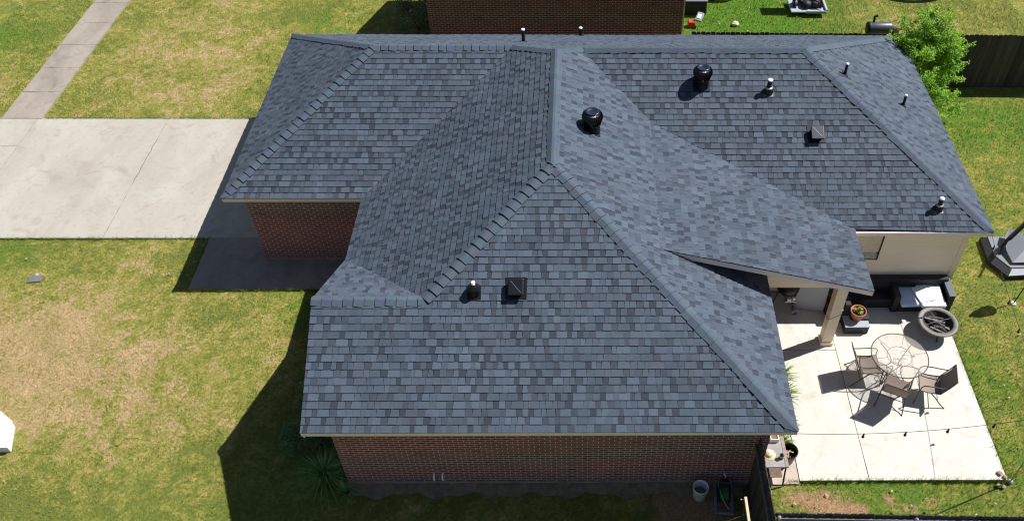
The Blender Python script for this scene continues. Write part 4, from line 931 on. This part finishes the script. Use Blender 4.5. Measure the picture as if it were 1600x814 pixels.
b = MB(); b.lathe([(0, 0), (.14, 0), (.185, .33), (.195, .33), (.195, .36), (.175, .36), (.165, .3), (.14, .12)], n=28); b.build('pot', M_black, t); b = MB(); b.lathe([(0, .2), (.15, .2)], n=20); b.build('soil', M_soil, t, fixn=False)
rnd = random.Random(4); b = MB()
for k in range(9): a = rnd.uniform(0, 6.28); c = V((rnd.uniform(-.07, .07), rnd.uniform(-.07, .07), .25)); dv = V((math.cos(a), math.sin(a), .3))*.08; b.tube([c-dv, c+dv], .008, 5)
b.build('sticks', M_wood, t)
# bucket
t = thing('bucket', (7.42, .06, 0), 'white plastic bucket of water in the shade by the front brick wall', 'bucket')
b = MB(); b.lathe([(0, .0), (.13, .0), (.15, .34), (.158, .34), (.158, .36), (.148, .36), (.142, .34), (.13, .12)], n=28); b.build('pail', M_white, t)
b = MB(); b.lathe([(0, .14), (.131, .14)], n=24); b.build('water', mat('murky_water', (.12, .15, .14), .08), t, fixn=False)
b = MB(); b.tube([(.155*math.cos(a), -.155*abs(math.sin(a)), .33-.12*abs(math.sin(a))) for a in np.linspace(0, math.pi, 14)], .004, 5); b.build('handle', M_galv, t)
# hose reel cart
t = thing('hose_cart', (7.90, .02, 0), 'grey hose reel cart holding a green hose, lying beside the bucket', 'hose reel', rz=R(-5))
b = MB(); b.bevbox(-.19, -.13, -.40, .40, .04, .09, .01, 1); b.bevbox(.13, .19, -.40, .40, .04, .09, .01, 1); b.bevbox(-.129, .129, -.40, -.34, .04, .09, .01, 1); b.bevbox(-.129, .129, .24, .40, .04, .10, .01, 1); b.build('frame', M_greyp, t)
b = MB(); b.bevbox(-.12, .12, .30, .35, .102, .125, .008, 1); b.build('handle', M_blackm, t)
mg = mat('green_hose', (.02, .16, .05), .4); b = MB(); pts = []
for i in range(150):
    a = i*.42; x = -.085+.17*(i/150); pts.append((x, .02+.15*math.cos(a), .17+.12*math.sin(a)))
b.tube(pts, .0125, 6); b.build('hose', mg, t, fixn=False)
for s in (-1, 1): b = MB(); b.tube([(s*.105, -.17, .17), (s*.105, .2, .2)], .012, 6); b.lathe([(.0, -.01), (.19, -.01), (.19, .0), (0, .0)], n=22, M_=Matrix.Translation((s*.11, .02, .17)) @ Matrix.Rotation(R(90), 4, 'Y')); b.build('reel_side', M_blackm, t)
b = MB(); b.tube(bez((-.03, .33, .14), (-.2, .2, .42), (-.12, -.2, .36), (.1, -.3, .1), 14), .010, 6); b.build('loose_hose', mat('grey_hose', (.3, .34, .33), .5), t)
# board resting on the gate
t = thing('lumber_board', (8.0, -1.0, 0), 'pale sunlit board on dark stakes beside the gate fence', 'board')
b = MB(); b.bevbox(-.045, .005, -1.6, .05, 1.76, 1.80, .004, 1); b.build('plank', M_wood, t); b = MB(); b.tube([(-.02, .02, 1.76), (-.1, .03, 1.73)], .012, 5); b.build('peg', M_wood, t)
for y in (-1.3, -.02): b = MB(); b.tube([(-.02, y, 0), (-.02, y, 1.758)], .014, 6); b.build('stake', M_blackm, t)
# fallen stick by cart
b = MB(); b.tube([(7.62, -.28, .03), (7.72, -.20, .04), (7.80, -.15, .03)], .010, 5); tag(b.build('stick', M_wood), 'short pale stick on the ground below the hose cart', 'stick')

# string lights
def cord(pts, r=.006): b = MB(); b.tube(pts, r, 5, cap=False); return b
post = thing('string_light_post', (13.79, .33, 0), 'thin metal post with stones at its foot at the patio corner', 'post')
b = MB(); b.lathe([(.013, 0), (.013, 2.45)], n=10); b.build('pole', mat('yellowed_pole', (.42, .38, .20), .5), post); b = MB(); b.lathe([(0, 0), (.045, 0), (.045, .07), (.0, .08)], n=14); b.build('base', M_lgrey, post)
def catenary(p, q, sag, n=24): p, q = V(p), V(q); return [p.lerp(q, i/n)-V((0, 0, sag*4*(i/n)*(1-i/n))) for i in range(n+1)]
def string(p, q, sag, ts, lab):
    t = thing('string_lights', p, lab, 'string lights'); pts = catenary(p, q, sag); o = V(p)
    cord([x-o for x in pts], .005).build('cable', M_blackm, t)
    for k in ts:
        i = k*24; a = pts[int(i)].lerp(pts[min(24, int(i)+1)], i-int(i))-o
        b = MB(); b.lathe([(0, 0), (.014, 0), (.016, -.05), (.012, -.055)], tuple(a), 10); s_ = b.build('socket', M_blackm, t)
        b = MB(); b.lathe([(.012, -.055), (.028, -.085), (.026, -.11), (0, -.125)], tuple(a), 12); b.build('bulb', mat('dark_bulb', (.03, .028, .03), .15), s_)
string((8.95, .03, 2.30), (13.79, .33, 2.42), .22, (.27, .435, .60, .775, .93), 'dark bulbs strung from the front roof corner over the patio to the post')
string((13.79, .33, 2.42), (14.24, 5.2, 2.35), .2, (.13, .3, .46, .62, .78, .93), 'dark bulbs strung along the right side of the patio to the far eave corner')
for i, (x, y, r_) in enumerate(((13.62, .50, .06), (13.70, .42, .05), (13.52, .25, .05), (13.62, .22, .045))):
    b = MB(); bm = bmesh.new(); bmesh.ops.create_icosphere(bm, subdivisions=2, radius=r_); rnd = random.Random(i)
    for v in bm.verts: v.co *= rnd.uniform(.8, 1.15); v.co.z *= .7
    me = bpy.data.meshes.new('stone'); bm.to_mesh(me); bm.free(); me.materials.append(mat('pinkish_stone', (.38, .27, .22), .9, noise=.4, nscale=20)); o = bpy.data.objects.new('stone', me); COL.objects.link(o); o.location = (x, y, .07 if y > .37 else .03)
    tag(o, ['reddish stone on the patio slab corner beside the light post', 'smaller stone touching the foot of the light post', 'brown stone in the grass just off the patio corner', 'small stone in the grass nearest the light post'][i], 'stone', 'stones at the patio corner')
# short lights wound on column
t = thing('column_lights', (10.72, 3.84, .9), 'thin cord with small white bulbs wound round the cream porch column', 'string lights')
b = MB(); pts = []
for i in range(40):
    a = i/39*2*math.pi*1.3; c, s = math.cos(a), math.sin(a); m_ = max(abs(c), abs(s)); pts.append((.135*c/m_, .14+.135*s/m_, -.35+.9*i/39))
b.tube(pts, .005, 5, cap=False); b.build('cable', M_blackm, t)
for i in (4, 13, 28): b = MB(); b.lathe([(0, 0), (.025, .02), (.025, .04), (0, .06)], pts[i], 10); b.build('bulb', M_white, t)

# ---------------------------------------------------------------- right side: portable hoop base
t = thing('basketball_hoop', (15.75, 6.9, 0), 'grey plastic base and black pole of a portable basketball hoop on the right lawn', 'basketball hoop')
b = MB()
bot = [(-.34, .45), (.95, .45), (1.05, -.85), (-.08, -.93), (-.40, -.40)]; top = [(-.20, .38), (.9, .40), (.95, -.70), (.02, -.74), (-.24, -.30)]
k = 5; vs = [(x, y, .0) for x, y in bot]+[(x, y, .12) for x, y in bot]+[(x, y, .20) for x, y in top]; fs = [tuple(reversed(range(5)))]
for r_ in range(2): fs += [(r_*5+i, r_*5+(i+1) % 5, r_*5+5+(i+1) % 5, r_*5+5+i) for i in range(5)]
fs.append(tuple(range(10, 15))); b.add(vs, fs); b.build('base', M_blackm, t)
b = MB(); b.prism([(x*.985+.005, y*.985, .202) for x, y in top], (0, 0, .016)); b.build('base_top', mat('mid_grey_plastic', (.17, .19, .215), .5, noise=.2, nscale=6), t)
b = MB(); b.prism([(-.085, -.935, .125), (1.055, -.855, .125), (.96, -.73, .205), (.04, -.77, .205)], (0, 0, .02)); b.build('front_edge', M_lgrey, t)
b = MB(); b.lathe([(.0, .205), (.16, .207), (.2, .225), (.22, .21)], (.22, -.1, 0), 24, M_=Matrix.Scale(1.3, 4, V((0, 1, 0)))); b.build('weight_cover', M_lgrey, t)
b = MB()
for x, y in ((-.02, .3), (.2, .34), (-.0, -.3), (.1, -.62)): b.lathe([(0, .212), (.022, .214), (.022, .2)], (x, y, 0), 10)
b.build('bolt', M_blackm, t)
b = MB(); b.tube([(-.10, -.25, .22), (-.05, -.1, .36), (.20, .05, .62)], .045, 8); b.tube([(.12, .0, .5), (.70, .16, 1.5), (1.4, .30, 2.7)], .058, 8); b.build('pole', M_black, t)
b = MB(); b.prism([(.08, -.62, .24), (.03, -.25, .30), (.10, .15, .38), (.28, .42, .44), (.50, .30, .44), (.66, -.10, .40), (.72, -.62, .26)], (.0, .0, .05)); b.build('side_panel', mat('blue_grey_plastic', (.075, .09, .11), .5), t)
b = MB(); b.tube([(1.5, .6, 2.4), (1.1, -.1, 2.6)], .03, 8); b.build('arm', M_black, t)
# closed parasol on a thin leaning stake
t = thing('garden_parasol', (15.56, 5.17, 0), 'thin black stake of a closed parasol with a pale foot on the right lawn', 'parasol')
b = MB(); b.tube([(0, 0, 0), (.16, .10, .8), (.5, .3, 2.4)], .014, 7); b.build('pole', M_black, t); b = MB(); b.lathe([(0, 0), (.07, 0), (.06, .03), (.02, .045)], n=16); b.build('foot', M_white, t)
b = MB(); b.tube([(.21, .13, 1.05), (.27, .165, 1.3), (.40, .24, 1.9), (.5, .3, 2.4)], [.03, .16, .13, .02], 12); b.build('canopy', M_blackm, t)

# ---------------------------------------------------------------- neighbour's back yard
t = thing('barrel_smoker', (14.8, 16.45, 0), 'grey barrel smoker with a rusty side firebox behind the back fence', 'smoker')
RX = Matrix.Rotation(R(90), 4, 'Y')
b = MB(); b.lathe([(0, -.36), (.19, -.36), (.2, -.33), (.2, .36), (.19, .39), (0, .39)], n=24, M_=Matrix.Translation((0, 0, .80)) @ RX); b.build('barrel', mat('grey_steel', (.085, .095, .11), .4, .3, noise=.15, nscale=5), t)
b = MB(); b.lathe([(0, .41), (.125, .41), (.13, .63), (.06, .65), (0, .65)], n=20, M_=Matrix.Translation((0, 0, .72)) @ RX); b.build('firebox', mat('rusty_steel', (.16, .08, .055), .85, noise=.4, nscale=12), t)
b = MB(); b.lathe([(.0, -.40), (.2, -.395), (.215, -.3), (.2, -.29)], n=24, M_=Matrix.Translation((0, 0, .80)) @ RX); b.tube([(-.2, .05, .9), (-.2, .1, 1.15), (-.1, .1, 1.2)], .04, 8); b.build('end_cap', M_blackm, t)
for x in (-.25, .3):
    for y in (-.15, .15): b = MB(); b.tube([(x, y, .7), (x, y*1.5, 0)], .016, 6); b.build('leg', M_blackm, t)
t = thing('yard_trailer', (13.0, 18.98, 0), 'light grey tray with black bundles and two dark poles on the neighbouring lawn', 'trailer')
b = MB(); b.bevbox(-.62, .62, -.42, .5, .12, .18, .02, 1); b.build('tray', mat('pale_tray', (.34, .38, .42), .5), t)
b = MB(); b.bevbox(-.1, .62, -.46, -.421, .12, .22, .01, 1); b.bevbox(.58, .66, -.42, .5, .185, .26, .01, 1); b.build('side_rail', MATS['pale_tray'], t)
rnd = random.Random(6); b = MB()
for (x, y, r_) in ((-.05, -.1, .2), (.25, -.05, .22), (.1, .15, .2), (.35, .2, .18), (-.2, .1, .15)): b.lathe([(0, -r_*.6), (r_*.8, -r_*.4), (r_, 0), (r_*.75, r_*.45), (0, r_*.6)], (x, y, .30), 10)
b.build('bundle', M_blackm, t)
b = MB(); b.tube([(-.35, -.15, .28), (.0, .3, 1.2)], .03, 8); b.build('pole', M_black, t); b = MB(); b.tube([(.5, -.3, .28), (.15, .4, 1.2)], .03, 8); b.build('pole', M_black, t)
b = MB(); b.bevbox(-.75, .1, .0, .5, 1.18, 1.24, .01, 1); b.build('canopy', M_blackm, t)
for x in (-.45, .45): b = MB(); b.lathe([(.05, -.04), (.2, -.04), (.2, .04), (.05, .04)], n=18, M_=Matrix.Translation((x, 0, .2)) @ RX); b.build('wheel', M_blackm, t)
t = thing('deck_box', (9.0, 18.95, 0), 'dark storage box with grey lid beside the end of the neighbouring brick wall', 'storage box')
b = MB(); b.bevbox(-.5, .42, -.33, .5, 0, .5, .02, 1); b.build('body', mat('dark_resin', (.02, .03, .02), .7), t); b = MB(); b.bevbox(-.52, .44, -.35, .52, .505, .56, .015, 1); b.build('lid', M_greyp, t)
t = thing('wading_pool', (10.05, 20.55, 0), 'pale cream round wading pool cut off by the top edge of the picture', 'pool')
b = MB(); b.lathe([(0, .05), (.85, .05), (.9, .28), (.98, .30), (1.0, .28), (.95, .0), (0, .0)], n=48); b.build('wall', mat('cream_plastic', (.75, .72, .58), .5), t)
b = MB(); b.lathe([(0, .12), (.86, .12)], n=32); b.build('water', mat('pool_water', (.55, .62, .60), .05), t, fixn=False)
t = thing('work_light', (9.05, 17.9, 0), 'tilted grey and white lamp head with a red base near the neighbouring wall corner', 'work light')
q = Matrix.Translation((.05, .05, .32)) @ Matrix.Rotation(R(-28), 4, 'Z') @ Matrix.Rotation(R(30), 4, 'X')
b = MB(); b.bevbox(-.12, .12, -.17, .17, -.05, .04, .02, 1, q); b.build('housing', M_lgrey, t); b = MB(); b.bevbox(-.07, .07, -.09, .09, .041, .055, .005, 1, q); b.build('lens', M_white, t)
b = MB(); b.bevbox(-.34, -.10, -.12, .08, 0, .22, .03, 1); b.build('base', mat('red_plastic', (.5, .06, .03), .5), t); b = MB(); b.tube([(-.2, -.02, .2), (.0, .02, .28)], .018, 6); b.tube([(.15, .05, .25), (.6, .12, .1)], .010, 6); b.build('arm', M_blackm, t)
b = MB()
bm = bmesh.new(); bmesh.ops.create_icosphere(bm, subdivisions=2, radius=.13); rnd = random.Random(1)
for v in bm.verts: v.co *= rnd.uniform(.75, 1.15); v.co.z *= .6
me = bpy.data.meshes.new('stone'); bm.to_mesh(me); bm.free(); me.materials.append(mat('pale_stone', (.62, .56, .38), .9, noise=.4, nscale=9)); o = bpy.data.objects.new('stone', me); COL.objects.link(o); o.location = (10.35, 17.95, .06)
tag(o, 'pale rounded stone in the bright grass behind the back fence', 'stone')

t = thing('shadow_caster', (17.6, 22.0, 0), 'dark round trampoline added unseen beyond the top edge to cast a curved shadow on the lawn', 'shadow_caster')  # unseen disc on legs, added for its curved shadow on the grass
b = MB(); b.lathe([(0, .80), (2.0, .80), (2.0, .82), (0, .82)], n=48); b.build('shadow_disc', M_blackm, t)
b = MB(); b.tube([(2.15*math.cos(a), 2.15*math.sin(a), .82) for a in np.linspace(0, 2*math.pi, 49)], .10, 8, cap=False); b.build('rim', mat('navy_pad', (.03, .04, .09), .6), t)
for k in range(6): a = k*math.pi/3; b = MB(); b.tube([(2.15*math.cos(a), 2.15*math.sin(a), .8), (2.15*math.cos(a), 2.15*math.sin(a), 0)], .025, 7); b.build('leg', M_galv, t)
